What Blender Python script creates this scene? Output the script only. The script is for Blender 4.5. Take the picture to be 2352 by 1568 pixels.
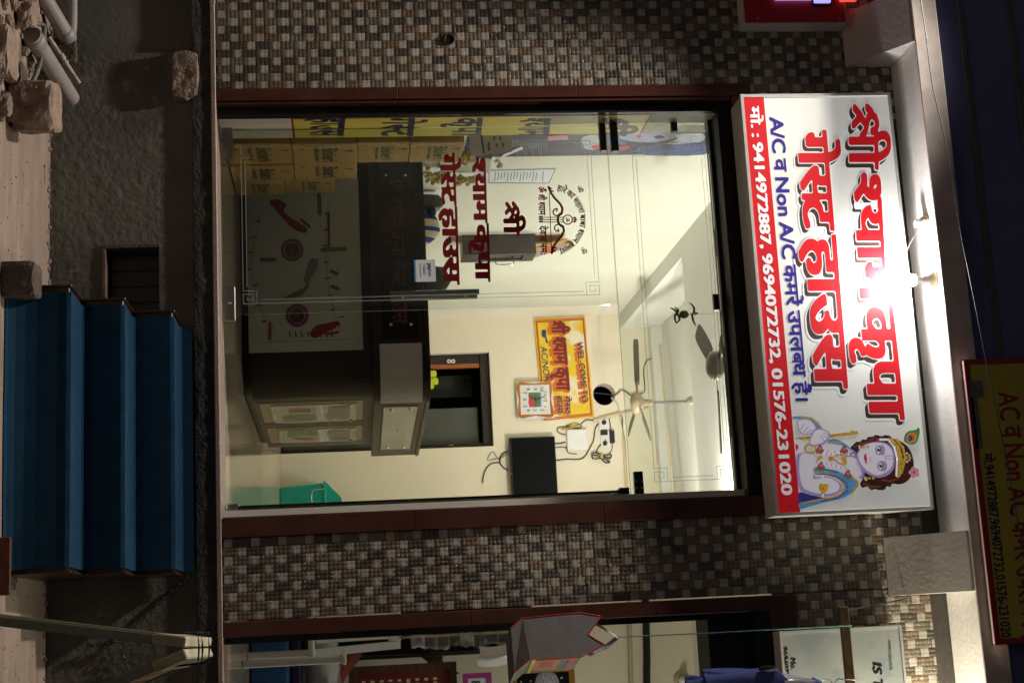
import bpy, bmesh, math, random
import numpy as np
from mathutils import Vector, Matrix

for _o in list(bpy.data.objects): bpy.data.objects.remove(_o)
SC = bpy.context.scene
COL = SC.collection
rnd = random.Random(7)

# ---------------------------------------------------------------- camera
# The photograph lies on its side: image +x is the world's up, image +y is the street's right.
F_PX, DIST, EYE = 3400.0, 8.0, 0.67          # focal length in px of a 2352 px wide picture; metres to the facade; eye above shop floor
_h = np.array([-17240., -896., F_PX]); _v = np.array([-883., 29900., F_PX])
_X = -_h / np.linalg.norm(_h)
_Z = _v / np.linalg.norm(_v); _Z = _Z - _X * (_X @ _Z); _Z /= np.linalg.norm(_Z)
_Y = np.cross(_Z, _X)
if _Y[2] < 0: _Y = -_Y
RW = np.stack([_X, _Y, _Z])                   # rows: world axes in (right, up, forward) of the upright picture
CAM = np.array([0., -DIST, EYE])
def P(x, y, Y=None, Z=None, X=None):
    """photo pixel (2352x1568 scale) -> point on the plane Y=, Z= or X="""
    w = RW @ np.array([y - 784., x - 1176., F_PX])
    if Y is not None: t = (Y - CAM[1]) / w[1]
    elif Z is not None: t = (Z - CAM[2]) / w[2]
    else: t = (X - CAM[0]) / w[0]
    return Vector(CAM + w * t)
cd = bpy.data.cameras.new('camera'); co = bpy.data.objects.new('camera', cd); COL.objects.link(co)
right, up, fwd = [Vector(RW @ e) for e in np.eye(3)]
lx, ly, lz = up, -right, -fwd                 # camera on its side
co.matrix_world = Matrix(((lx.x, ly.x, lz.x, CAM[0]), (lx.y, ly.y, lz.y, CAM[1]), (lx.z, ly.z, lz.z, CAM[2]), (0, 0, 0, 1)))
cd.sensor_width = 36; cd.lens = F_PX / 2352 * 36; cd.clip_start = 0.05; cd.clip_end = 300
SC.camera = co

# ---------------------------------------------------------------- night sky and street light
SUN_TO = Vector((-0.30, -0.40, 0.97)).normalized()       # towards the street light
W = bpy.data.worlds.new('World'); SC.world = W; W.use_nodes = True
nt = W.node_tree; bg = nt.nodes['Background']
sky = nt.nodes.new('ShaderNodeTexSky'); sky.sky_type = 'NISHITA'; sky.sun_disc = False
sky.sun_elevation = math.asin(SUN_TO.z); sky.sun_rotation = math.atan2(SUN_TO.x, SUN_TO.y)
nt.links.new(sky.outputs[0], bg.inputs[0]); bg.inputs[1].default_value = 0.0042
sl = bpy.data.lights.new('sun', 'SUN'); so = bpy.data.objects.new('sun', sl); COL.objects.link(so)
sl.energy = 0.015; sl.angle = math.radians(0.5); sl.color = (1.0, 0.86, 0.74)
so.rotation_euler = SUN_TO.to_track_quat('Z', 'Y').to_euler(); so.location = (-3, -6, 9)
SC.view_settings.view_transform = 'Standard'; SC.view_settings.look = 'None'
SC.view_settings.gamma = 1; SC.view_settings.exposure = 0.0
SC.cycles.max_bounces = 8; SC.cycles.transparent_max_bounces = 12

# ---------------------------------------------------------------- helpers
class MB:
    def __init__(s): s.v = []; s.f = []; s.sm = []
    def add(s, vs, fs, smooth=False):
        n = len(s.v); s.v += [tuple(v) for v in vs]
        for f in fs: s.f.append([i + n for i in f]); s.sm.append(smooth)
        return s
    def box(s, x0, x1, y0, y1, z0, z1):
        x0, x1 = min(x0, x1), max(x0, x1); y0, y1 = min(y0, y1), max(y0, y1); z0, z1 = min(z0, z1), max(z0, z1)
        vs = [(x0,y0,z0),(x1,y0,z0),(x1,y1,z0),(x0,y1,z0),(x0,y0,z1),(x1,y0,z1),(x1,y1,z1),(x0,y1,z1)]
        return s.add(vs, [(0,3,2,1),(4,5,6,7),(0,1,5,4),(1,2,6,5),(2,3,7,6),(3,0,4,7)])
    def hexa(s, a, b):
        """two quads of four points each (matching order), joined"""
        return s.add(list(a) + list(b), [(0,3,2,1),(4,5,6,7),(0,1,5,4),(1,2,6,5),(2,3,7,6),(3,0,4,7)])
    def prism(s, pts, vec, smooth=False):
        n = len(pts); vec = Vector(vec)
        a = [Vector(p) for p in pts]; b = [p + vec for p in a]
        s.add(a + b, [tuple(range(n))[::-1], tuple(range(n, 2 * n))])
        s.add(a + b, [(i, (i + 1) % n, (i + 1) % n + n, i + n) for i in range(n)], smooth)
        return s
    def poly(s, pts): return s.add(pts, [tuple(range(len(pts)))])
    def tube(s, path, r, n=8, cap=True, smooth=True):
        path = [Vector(p) for p in path]; rs = r if isinstance(r, (list, tuple)) else [r] * len(path)
        rings = []; ref = None
        for i, p in enumerate(path):
            d = (path[min(i + 1, len(path) - 1)] - path[max(i - 1, 0)])
            if d.length < 1e-9: d = Vector((0, 0, 1))
            d.normalize()
            if ref is None: ref = Vector((0, 0, 1)) if abs(d.z) < 0.9 else Vector((1, 0, 0))
            u = d.cross(ref);
            if u.length < 1e-6: u = d.orthogonal()
            u.normalize(); w = d.cross(u); ref = w.cross(d) * -1 if False else u.cross(d)
            ref = Vector((0, 0, 1)) if abs(d.z) < 0.9 else Vector((1, 0, 0))
            rings.append([p + (u * math.cos(2*math.pi*k/n) + w * math.sin(2*math.pi*k/n)) * rs[i] for k in range(n)])
        vs = [q for rg in rings for q in rg]; m = len(rings)
        s.add(vs, [(i*n+k, i*n+(k+1) % n, (i+1)*n+(k+1) % n, (i+1)*n+k) for i in range(m-1) for k in range(n)], smooth)
        if cap:
            s.add(rings[0], [tuple(range(n))[::-1]]); s.add(rings[-1], [tuple(range(n))])
        return s
    def lathe(s, prof, c, axis=(0, 0, 1), n=20, smooth=True):
        """prof: (radius, height) along axis from c"""
        ax = Vector(axis).normalized(); u = ax.orthogonal().normalized(); w = ax.cross(u); c = Vector(c)
        vs = [c + ax * hh + (u * math.cos(2*math.pi*k/n) + w * math.sin(2*math.pi*k/n)) * max(r, 1e-4) for r, hh in prof for k in range(n)]
        m = len(prof)
        return s.add(vs, [(i*n+k, i*n+(k+1) % n, (i+1)*n+(k+1) % n, (i+1)*n+k) for i in range(m-1) for k in range(n)], smooth)
    def grid(s, fn, nu, nv, smooth=True, closed=False):
        vs = [fn(i / nu, j / nv) for i in range(nu + 1) for j in range(nv + 1)]
        return s.add(vs, [(i*(nv+1)+j, (i+1)*(nv+1)+j, (i+1)*(nv+1)+j+1, i*(nv+1)+j+1) for i in range(nu) for j in range(nv)], smooth)
    def ball(s, c, rx, ry=None, rz=None, n=12, m=8):
        ry = ry or rx; rz = rz or rx; c = Vector(c)
        return s.grid(lambda a, b: c + Vector((rx*math.cos(2*math.pi*a)*math.sin(math.pi*b), ry*math.sin(2*math.pi*a)*math.sin(math.pi*b), rz*math.cos(math.pi*b))), n, m)

def origin_of(o):
    p = Vector((0, 0, 0))
    while o is not None: p = p + o.location; o = o.parent
    return p
def obj(name, mb, mat, parent=None, bevel=0, origin=None, seg=1, kind=None):
    vs, fs, sm = mb.v, mb.f, mb.sm
    if parent is not None: off = origin_of(parent)
    elif origin is not None: off = Vector(origin)
    else:
        a = np.array(vs); off = Vector(((a[:,0].min()+a[:,0].max())/2, (a[:,1].min()+a[:,1].max())/2, a[:,2].min()))
    me = bpy.data.meshes.new(name)
    me.from_pydata([(x - off.x, y - off.y, z - off.z) for x, y, z in vs], [], fs)
    me.polygons.foreach_set('use_smooth', sm)
    mats = mat if isinstance(mat, (list, tuple)) else [mat]
    for m in mats: me.materials.append(MAT[m] if isinstance(m, str) else m)
    me.update()
    o = bpy.data.objects.new(name, me); COL.objects.link(o)
    if parent is not None: o.parent = parent
    else: o.location = off
    if bevel:
        b = o.modifiers.new('bevel', 'BEVEL'); b.width = bevel; b.segments = seg; b.limit_method = 'ANGLE'; b.angle_limit = math.radians(40)
    if kind: o['kind'] = kind
    return o
def tag(o, label, cat, group=None):
    o['label'] = label; o['category'] = cat
    if group: o['group'] = group
    return o
def thing(name, label, cat, loc, group=None):
    o = bpy.data.objects.new(name, None); COL.objects.link(o); o.location = Vector(loc); o.empty_display_size = 0.1
    return tag(o, label, cat, group)
def struct(name, mb, mat, **k):
    return obj(name, mb, mat, kind='structure', **k)
def box(*a): return MB().box(*a)
def boxc(pts_lo, pts_hi): return MB().box(pts_lo[0], pts_hi[0], pts_lo[1], pts_hi[1], pts_lo[2], pts_hi[2])
def smooth_pts(pts, k=4):
    n = len(pts); out = []
    for i in range(n):
        p0, p1, p2, p3 = [np.array(pts[(i + j) % n], float) for j in (-1, 0, 1, 2)]
        for t in np.arange(k) / k:
            out.append(tuple(0.5 * ((2*p1) + (-p0+p2)*t + (2*p0-5*p1+4*p2-p3)*t*t + (-p0+3*p1-3*p2+p3)*t**3)))
    return out
def curve_pts(pts, k=6):
    pts = [Vector(p) for p in pts]; out = []
    for i in range(len(pts) - 1):
        p0, p1, p2, p3 = pts[max(i-1,0)], pts[i], pts[i+1], pts[min(i+2,len(pts)-1)]
        for j in range(k):
            t = j / k
            out.append(0.5 * ((2*p1) + (p2-p0)*t + (2*p0-5*p1+4*p2-p3)*t*t + (3*p1-p0-3*p2+p3)*t**3))
    out.append(pts[-1]); return out

# ---------------------------------------------------------------- materials
MAT = {}
def mat(name, col, rough=0.6, col2=None, nscale=20, bump=0.0, bscale=None, metal=0.0, spec=0.5, detail=6, coat=0, dist=0.01, stretch=None, spots=None, vary=0):
    m = bpy.data.materials.new(name); m.use_nodes = True; N = m.node_tree.nodes; L = m.node_tree.links
    b = N['Principled BSDF']; b.inputs['Roughness'].default_value = rough; b.inputs['Metallic'].default_value = metal
    b.inputs['Specular IOR Level'].default_value = spec
    if coat: b.inputs['Coat Weight'].default_value = coat; b.inputs['Coat Roughness'].default_value = 0.05
    tc = N.new('ShaderNodeTexCoord'); vec = tc.outputs['Object']
    if stretch:
        mp = N.new('ShaderNodeMapping'); mp.inputs['Scale'].default_value = stretch; L.new(vec, mp.inputs['Vector']); vec = mp.outputs['Vector']
    if col2 is None: col2 = tuple(c * 0.82 for c in col)
    nz = N.new('ShaderNodeTexNoise'); nz.inputs['Scale'].default_value = nscale; nz.inputs['Detail'].default_value = detail
    L.new(vec, nz.inputs['Vector'])
    rp = N.new('ShaderNodeValToRGB'); rp.color_ramp.elements[0].position = 0.32; rp.color_ramp.elements[1].position = 0.68
    rp.color_ramp.elements[0].color = (*col2, 1); rp.color_ramp.elements[1].color = (*col, 1)
    L.new(nz.outputs['Fac'], rp.inputs['Fac']); out = rp.outputs['Color']
    if spots:                                   # (colour, scale, threshold)
        n2 = N.new('ShaderNodeTexNoise'); n2.inputs['Scale'].default_value = spots[1]; n2.inputs['Detail'].default_value = 8; L.new(vec, n2.inputs['Vector'])
        r2 = N.new('ShaderNodeValToRGB'); r2.color_ramp.elements[0].position = spots[2]; r2.color_ramp.elements[1].position = min(1, spots[2] + 0.08)
        L.new(n2.outputs['Fac'], r2.inputs['Fac'])
        mx = N.new('ShaderNodeMix'); mx.data_type = 'RGBA'; L.new(r2.outputs['Color'], mx.inputs['Factor']); L.new(out, mx.inputs['A']); mx.inputs['B'].default_value = (*spots[0], 1)
        out = mx.outputs['Result']
    if vary:                                    # slow unevenness of dirt and batch, in world space
        gp = N.new('ShaderNodeNewGeometry'); n3 = N.new('ShaderNodeTexNoise'); n3.inputs['Scale'].default_value = vary; n3.inputs['Detail'].default_value = 7; L.new(gp.outputs['Position'], n3.inputs['Vector'])
        mr = N.new('ShaderNodeMapRange'); mr.inputs['From Min'].default_value = .3; mr.inputs['From Max'].default_value = .7; mr.inputs['To Min'].default_value = .66; mr.inputs['To Max'].default_value = 1.16; L.new(n3.outputs['Fac'], mr.inputs['Value'])
        vm = N.new('ShaderNodeVectorMath'); vm.operation = 'SCALE'; L.new(out, vm.inputs[0]); L.new(mr.outputs[0], vm.inputs['Scale']); out = vm.outputs[0]
    L.new(out, b.inputs['Base Color'])
    if bump:
        nb = N.new('ShaderNodeTexNoise'); nb.inputs['Scale'].default_value = bscale or nscale * 3; nb.inputs['Detail'].default_value = 8; L.new(vec, nb.inputs['Vector'])
        bp = N.new('ShaderNodeBump'); bp.inputs['Strength'].default_value = bump; bp.inputs['Distance'].default_value = dist
        L.new(nb.outputs['Fac'], bp.inputs['Height']); L.new(bp.outputs['Normal'], b.inputs['Normal'])
    MAT[name] = m; return m
def emit(name, col, s):
    m = bpy.data.materials.new(name); m.use_nodes = True; b = m.node_tree.nodes['Principled BSDF']
    b.inputs['Base Color'].default_value = (*col, 1); b.inputs['Emission Color'].default_value = (*col, 1); b.inputs['Emission Strength'].default_value = s
    MAT[name] = m
def glass(name, tint, refl=1.0, rough=0.0):
    m = bpy.data.materials.new(name); m.use_nodes = True; N = m.node_tree.nodes; L = m.node_tree.links
    N.remove(N['Principled BSDF']); out = N['Material Output']
    t = N.new('ShaderNodeBsdfTransparent'); t.inputs[0].default_value = (*tint, 1)
    g = N.new('ShaderNodeBsdfGlossy'); g.inputs['Roughness'].default_value = rough; g.inputs['Color'].default_value = (refl, refl, refl, 1)
    fr = N.new('ShaderNodeFresnel'); fr.inputs['IOR'].default_value = 1.45
    mx = N.new('ShaderNodeMixShader'); L.new(fr.outputs[0], mx.inputs[0]); L.new(t.outputs[0], mx.inputs[1]); L.new(g.outputs[0], mx.inputs[2]); 
    df = N.new('ShaderNodeBsdfDiffuse'); df.inputs[0].default_value = (.75,.78,.76,1); tc = N.new('ShaderNodeTexCoord'); nz = N.new('ShaderNodeTexNoise'); nz.inputs['Scale'].default_value = 2.2; nz.inputs['Detail'].default_value = 9
    rp = N.new('ShaderNodeMapRange'); rp.inputs['From Min'].default_value = .38; rp.inputs['From Max'].default_value = .75; rp.inputs['To Min'].default_value = .004; rp.inputs['To Max'].default_value = .022
    m2 = N.new('ShaderNodeMixShader'); L.new(tc.outputs['Object'], nz.inputs['Vector']); L.new(nz.outputs['Fac'], rp.inputs['Value']); L.new(rp.outputs[0], m2.inputs[0]); L.new(mx.outputs[0], m2.inputs[1]); L.new(df.outputs[0], m2.inputs[2]); L.new(m2.outputs[0], out.inputs[0])
    MAT[name] = m
def vinyl(name, col, through):
    m = bpy.data.materials.new(name); m.use_nodes = True; N = m.node_tree.nodes; L = m.node_tree.links
    b = N['Principled BSDF']; b.inputs['Base Color'].default_value = (*col, 1); b.inputs['Roughness'].default_value = 0.5
    out = N['Material Output']; t = N.new('ShaderNodeBsdfTranslucent'); t.inputs[0].default_value = (*col, 1); mx = N.new('ShaderNodeMixShader'); mx.inputs[0].default_value = through
    L.new(b.outputs[0], mx.inputs[1]); L.new(t.outputs[0], mx.inputs[2]); L.new(mx.outputs[0], out.inputs[0]); MAT[name] = m
def frost(name, col, amount):
    m = bpy.data.materials.new(name); m.use_nodes = True; N = m.node_tree.nodes; L = m.node_tree.links
    b = N['Principled BSDF']; b.inputs['Base Color'].default_value = (*col, 1); b.inputs['Roughness'].default_value = 0.6
    out = N['Material Output']; t = N.new('ShaderNodeBsdfTransparent'); mx = N.new('ShaderNodeMixShader'); mx.inputs[0].default_value = amount
    L.new(t.outputs[0], mx.inputs[1]); L.new(b.outputs[0], mx.inputs[2]); L.new(mx.outputs[0], out.inputs[0]); MAT[name] = m

mat('ground', (.30,.225,.175), .85, (.21,.155,.12), 3.5, .5, 40, detail=10, spots=((.13,.10,.08), 9, .62), stretch=(.5,2.2,1))
mat('plinth', (.155,.145,.118), .9, (.085,.078,.064), 2.4, .35, 30, detail=10, dist=.02, spots=((.16,.15,.125), 14, .62))
mat('plinth_smooth', (.11,.104,.088), .85, (.075,.07,.06), 3, .35, 30, detail=8)
mat('slab_edge', (.062,.056,.046), .9, (.03,.027,.022), 12, .8, 60, detail=10, spots=((.20,.17,.14), 22, .70))
mat('rubble', (.30,.22,.16), .9, (.13,.10,.075), 18, 1.0, 60, detail=10, dist=.02)
mat('sandstone', (.34,.245,.185), .9, (.20,.14,.105), 14, .9, 60, detail=10, spots=((.14,.105,.08), 10, .60))
mat('sandstone_dark', (.115,.082,.062), .9, (.06,.044,.034), 9, .7, 50, detail=9)
mat('pvc', (.30,.265,.25), .5, (.22,.19,.175), 6, .15, 40, spots=((.20,.15,.12), 12, .62))
mat('hose', (.13,.14,.09), .6, (.07,.075,.05), 12, .3)
mat('white_pipe', (.42,.35,.29), .6, (.26,.20,.16), 22, .3, spots=((.6,.55,.5), 30, .66))
mat('granite_floor_edge', (.36,.27,.22), .45, (.17,.12,.10), 90, .3, 120, detail=10)
mat('tile_white', (.47,.43,.37), .32, (.39,.355,.30), 70, .3, 160, spec=.6, vary=9)
mat('tile_brown', (.265,.185,.115), .17, (.115,.075,.043), 160, .5, 300, spec=.7, detail=10, spots=((.34,.25,.16), 230, .66), vary=9)
mat('tile_dark', (.13,.11,.085), .17, (.05,.042,.033), 160, .5, 300, spec=.7, detail=10, spots=((.20,.18,.15), 230, .68), vary=9)
mat('tile_olive', (.25,.215,.155), .17, (.11,.096,.07), 160, .5, 300, spec=.7, detail=10, spots=((.32,.29,.22), 230, .66), vary=9)
mat('grout', (.06,.05,.04), .9, (.035,.03,.025), 60)
mat('maroon', (.095,.036,.024), .18, (.065,.023,.016), 7, .03, spec=.5)
mat('black', (.008,.007,.007), .45, (.004,.004,.004), 12)
mat('black_gloss', (.012,.011,.011), .2, (.006,.006,.006), 12)
mat('plaster_white', (.82,.79,.77), .8, (.77,.74,.72), 6, .25, 30)
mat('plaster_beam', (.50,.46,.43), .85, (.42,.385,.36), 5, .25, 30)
mat('wall_cream', (.81,.76,.59), .75, (.75,.695,.53), 1.3, .18, 40, detail=9, spots=((.74,.67,.49), 2.3, .66))
mat('wall_white', (.81,.785,.685), .75, (.75,.72,.62), 1.3, .18, 40, detail=9, spots=((.73,.69,.58), 2.3, .66))
mat('ceiling_white', (.80,.79,.74), .8, (.76,.75,.70), 4, .1, 40)
mat('floor_tile', (.56,.48,.36), .12, (.42,.35,.25), 3.2, .02, spec=.6, stretch=(3,.6,1))
mat('carpet', (.0085,.036,.070), .85, (.0065,.029,.058), 14, .10, 260, spec=.08, spots=((.018,.044,.070), 11, .68))
mat('step_trim', (.035,.014,.009), .35, (.018,.008,.006), 20)
mat('brown_wood', (.10,.045,.022), .5, (.05,.022,.012), 8, .3, stretch=(1,6,6))
mat('dark_wood', (.022,.013,.010), .4, (.012,.008,.006), 6, .1, stretch=(8,8,1))
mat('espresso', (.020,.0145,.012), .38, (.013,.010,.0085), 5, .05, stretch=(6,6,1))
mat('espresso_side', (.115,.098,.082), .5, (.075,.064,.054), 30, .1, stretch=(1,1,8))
mat('silver_laminate', (.50,.49,.475), .5, (.43,.42,.41), 40, .05, stretch=(1,1,9))
mat('panel_white', (.50,.52,.47), .15, (.44,.46,.415), 2.2)
mat('teal', (.012,.36,.29), .35, (.010,.31,.25), 4)
mat('tv_black', (.004,.0045,.005), .28, (.003,.0035,.004), 3, spec=.12)
mat('tv_bezel', (.02,.02,.02), .2)
mat('white_plastic', (.80,.80,.80), .35, (.74,.74,.74), 6)
mat('grey_plastic', (.46,.45,.45), .4, (.38,.37,.37), 6)
mat('cream_paint', (.62,.53,.36), .35, (.56,.47,.31), 6)
mat('fan_blade', (.12,.10,.088), .35, (.095,.08,.07), 10)
mat('fan_pearl', (.66,.53,.37), .25, (.58,.46,.31), 6)
mat('chrome', (.78,.78,.78), .16, (.70,.70,.71), 8, metal=1)
mat('steel', (.34,.33,.32), .3, (.27,.26,.25), 30, metal=1, stretch=(1,9,9))
mat('alum', (.62,.62,.60), .35, (.55,.55,.53), 14)
mat('patch_dark', (.055,.047,.034), .4, (.042,.036,.026), 20)
mat('sign_white', (.78,.785,.74), .4, (.765,.77,.72), 3)
mat('sign_red', (.60,.012,.018), .4, (.57,.010,.016), 3)
mat('sign_shadow', (.060,.030,.020), .5, (.05,.026,.017), 5)
mat('sign_blue', (.035,.02,.26), .4, (.03,.017,.235), 5)
mat('print_white', (.84,.84,.86), .4, (.82,.82,.84), 5)
mat('board_yellow', (.84,.72,.13), .45, (.78,.66,.11), 6)
mat('board_edge_red', (.42,.02,.015), .5)
mat('ink_navy', (.018,.013,.075), .5, (.015,.011,.062), 6)
mat('ink_black', (.012,.011,.012), .5)
mat('ink_grey', (.20,.20,.22), .5)
mat('cardboard', (.60,.385,.13), .75, (.50,.315,.105), 8, .15, 60, stretch=(1,1,4))
mat('cardboard_tape', (.30,.20,.10), .3)
mat('box_print', (.06,.085,.05), .7, (.05,.07,.04), 20)
mat('paper', (.76,.77,.80), .6, (.72,.73,.76), 8)
mat('welcome_yellow', (.82,.58,.03), .5, (.72,.48,.02), 8, .1, spots=((.80,.74,.55), 3.0, .50))
mat('welcome_orange', (.66,.18,.012), .5, (.56,.13,.01), 14)
mat('welcome_maroon', (.20,.012,.014), .5, (.16,.010,.012), 14)
mat('welcome_blue', (.015,.05,.12), .5, (.012,.035,.085), 14)
mat('gold', (.72,.43,.07), .3, (.55,.30,.04), 30, metal=.6)
mat('copper', (.60,.25,.06), .25, (.50,.19,.04), 12, metal=.7)
mat('clock_face', (.74,.75,.73), .4)
mat('leaf', (.05,.13,.015), .5, (.03,.075,.01), 20)
mat('lemon', (.20,.22,.03), .4)
mat('olive_chair', (.050,.047,.026), .3, (.030,.028,.016), 6, .1)
mat('fabric_blue', (.018,.028,.16), .85, (.013,.02,.12), 60, .3, 200)
mat('fabric_cream', (.62,.52,.32), .85, (.55,.45,.27), 60, .3, 200)
mat('flower_white', (.74,.70,.50), .7, (.60,.52,.28), 60, .8, 120)
mat('flower_yellow', (.70,.48,.03), .7, (.55,.34,.02), 60, .8, 120)
mat('poster_navy', (.020,.026,.075), .35, (.008,.011,.03), 6, spots=((.05,.10,.30), 4, .56))
mat('poster_face', (.42,.38,.56), .4, (.30,.30,.52), 4)
mat('silver_print', (.58,.60,.66), .4, (.22,.24,.32), 60, detail=10)
mat('wood_cab', (.080,.066,.058), .35, (.05,.040,.035), 6, .08, stretch=(8,8,1))
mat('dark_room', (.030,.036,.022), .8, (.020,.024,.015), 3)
mat('door_green', (.085,.098,.08), .4, (.065,.075,.06), 3)
mat('orange_wood', (.36,.11,.03), .4, (.26,.075,.02), 14, .1, stretch=(8,8,1))
mat('sticky_yellow', (.62,.66,.03), .6, (.45,.55,.02), 30)
mat('navy_sheet', (.17,.17,.36), .6, (.14,.14,.30), 3, .2, 9)
mat('olive_batten', (.15,.145,.11), .6, (.12,.115,.09), 8)
mat('yellow_flex', (.62,.52,.07), .55, (.54,.45,.06), 5)
mat('flex_red', (.40,.02,.04), .55)
mat('silver_tape', (.22,.21,.20), .3, (.13,.125,.12), 26, .6, 40)
mat('red_box', (.50,.015,.02), .35, (.42,.012,.016), 4)
mat('cable_black', (.012,.012,.013), .5)
mat('cable_white', (.58,.56,.50), .5)
mat('cable_yellow', (.60,.45,.02), .5)
mat('rope_teal', (.10,.32,.28), .7)
mat('bulb_off', (.75,.75,.70), .3)
mat('bag_grey', (.082,.073,.067), .7, (.058,.052,.048), 5, .3, 12)
mat('bag_red', (.36,.012,.016), .5)
mat('bag_green', (.02,.10,.02), .5, (.02,.10,.02), 20)
mat('bag_orange', (.50,.14,.02), .5, (.36,.09,.015), 20)
mat('bag_handle', (.50,.46,.46), .8, (.24,.21,.22), 120)
mat('coat_blue', (.11,.145,.44), .85, (.08,.105,.34), 40, .3, 160)
mat('coat_lining', (.008,.010,.022), .9)
mat('rod_wood', (.20,.115,.03), .55, (.13,.075,.018), 10, .3, stretch=(1,9,9))
mat('board_white', (.50,.54,.52), .5, (.42,.455,.44), 6, spots=((.36,.42,.43), 7, .56))
mat('blue_vinyl', (.025,.13,.36), .4, (.02,.10,.29), 4)
mat('orange_cloth', (.20,.028,.008), .9, (.07,.010,.005), 9, .5, 20)
mat('red_banner', (.16,.012,.012), .6, (.11,.009,.009), 9)
mat('pink_board', (.42,.05,.26), .5)
mat('shelf_dark', (.022,.014,.010), .6)
mat('soil', (.05,.038,.028), .95, (.03,.022,.016), 20, .8, 60)
mat('rust', (.15,.05,.025), .8, (.08,.03,.018), 30, .6)
mat('lemon_block', (.78,.74,.50), .6, (.5,.45,.24), 20)
mat('aframe_yellow', (.62,.56,.10), .55, (.32,.27,.04), 9)
mat('aframe_grey', (.34,.35,.26), .6)
mat('aframe_red', (.40,.10,.06), .6, (.30,.16,.05), 30)
mat('skin_lilac', (.78,.75,.82), .5, (.74,.70,.80), 3)
mat('skin_shade', (.40,.30,.58), .5, (.36,.265,.54), 3)
mat('print_hair', (.065,.016,.011), .5, (.03,.008,.007), 16)
mat('print_hairlight', (.20,.05,.025), .5)
mat('print_sky', (.12,.36,.62), .5, (.08,.24,.52), 18, stretch=(9,9,1))
mat('print_deepblue', (.03,.04,.25), .5)
mat('print_gold', (.62,.42,.05), .5, (.42,.25,.03), 60)
mat('print_rose', (.60,.04,.09), .5)
mat('print_pink', (.68,.30,.42), .5)
mat('print_green', (.08,.22,.06), .5)
mat('print_brown', (.06,.02,.012), .5)
mat('print_lip', (.62,.05,.03), .5)
mat('print_orange', (.62,.13,.03), .5)
emit('bulb_glow', (1.0,.98,.94), 60)
emit('tube_glow', (1.0,.98,.93), 14)
emit('lamp_dim', (1.0,.93,.84), 1.2)
emit('led_red', (1.0,.10,.08), .9)
emit('led_violet', (.45,.40,1.0), 1.1)
glass('pane', (.93,.955,.935), .8)
glass('pane_green', (.45,.62,.55), .9)
glass('pane_dark', (.60,.66,.60), .9)
vinyl('glass_red', (.22,.008,.012), .45)
vinyl('paper_warm', (.66,.60,.55), .5)
vinyl('etched', (.86,.89,.86), .55)
_m = MAT['etched'].node_tree; _o = _m.nodes['Material Output']; _s = _o.inputs[0].links[0].from_socket; _x = _m.nodes.new('ShaderNodeMixShader'); _x.inputs[0].default_value = .40; _t = _m.nodes.new('ShaderNodeBsdfTransparent'); _m.links.new(_t.outputs[0], _x.inputs[1]); _m.links.new(_s, _x.inputs[2]); _m.links.new(_x.outputs[0], _o.inputs[0])
frost('plastic_clear', (.70,.72,.72), .28)
frost('plastic_milky', (.70,.70,.70), .82)
for _n in ('plastic_clear', 'plastic_milky'):
    MAT[_n].node_tree.nodes['Principled BSDF'].inputs['Roughness'].default_value = .12
mat('poster_blue', (.09,.13,.34), .4, (.03,.04,.12), 5)
mat('name_red', (.085,.010,.009), .4)
mat('fan_grey', (.30,.26,.22), .3, (.25,.21,.18), 6)
mat('marble_brown', (.72,.64,.58), .5, (.56,.49,.44), 9, .1, 30, detail=10)

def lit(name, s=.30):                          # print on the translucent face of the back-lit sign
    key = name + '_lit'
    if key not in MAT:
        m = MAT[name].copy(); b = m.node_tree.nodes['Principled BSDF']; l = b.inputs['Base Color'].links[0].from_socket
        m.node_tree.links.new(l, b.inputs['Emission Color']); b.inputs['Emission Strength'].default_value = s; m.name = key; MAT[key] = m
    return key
mat('fan_tan', (.42,.33,.22), .3, (.36,.28,.185), 6)
# ---------------------------------------------------------------- lettering
_G = {}
def glyph(ch):
    if ch in _G: return _G[ch]
    def ev(s):
        c = bpy.data.curves.new('t', 'FONT'); c.body = s; c.size = 1; c.resolution_u = 3
        o = bpy.data.objects.new('t', c); bpy.context.scene.collection.objects.link(o)
        bpy.context.view_layer.update()
        dg = bpy.context.evaluated_depsgraph_get()
        me = o.evaluated_get(dg).to_mesh()
        vs = np.array([v.co[:2] for v in me.vertices], float).reshape(-1, 2)
        ps = [tuple(p.vertices) for p in me.polygons]
        o.evaluated_get(dg).to_mesh_clear()
        bpy.data.objects.remove(o); bpy.data.curves.remove(c)
        return vs, ps
    vs, ps = ev(ch)
    adv = ev(ch + 'A')[0][:, 0].max() - ev('A')[0][:, 0].max()
    tris = [];
    for p in ps:
        for i in range(1, len(p) - 1): tris.append((p[0], p[i], p[i + 1]))
    key = [tuple(np.round(v, 5)) for v in vs]
    cnt = {}
    for t in tris:
        for a, b in ((0, 1), (1, 2), (2, 0)):
            k = tuple(sorted((key[t[a]], key[t[b]]))); cnt[k] = cnt.get(k, 0) + 1
    segs = np.array([k[0] + k[1] for k, n in cnt.items() if n == 1], float).reshape(-1, 4)
    T = np.array([[vs[i] for i in t] for t in tris]) if tris else np.zeros((0, 3, 2))
    _G[ch] = (segs, T, adv, vs)
    return _G[ch]

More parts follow.
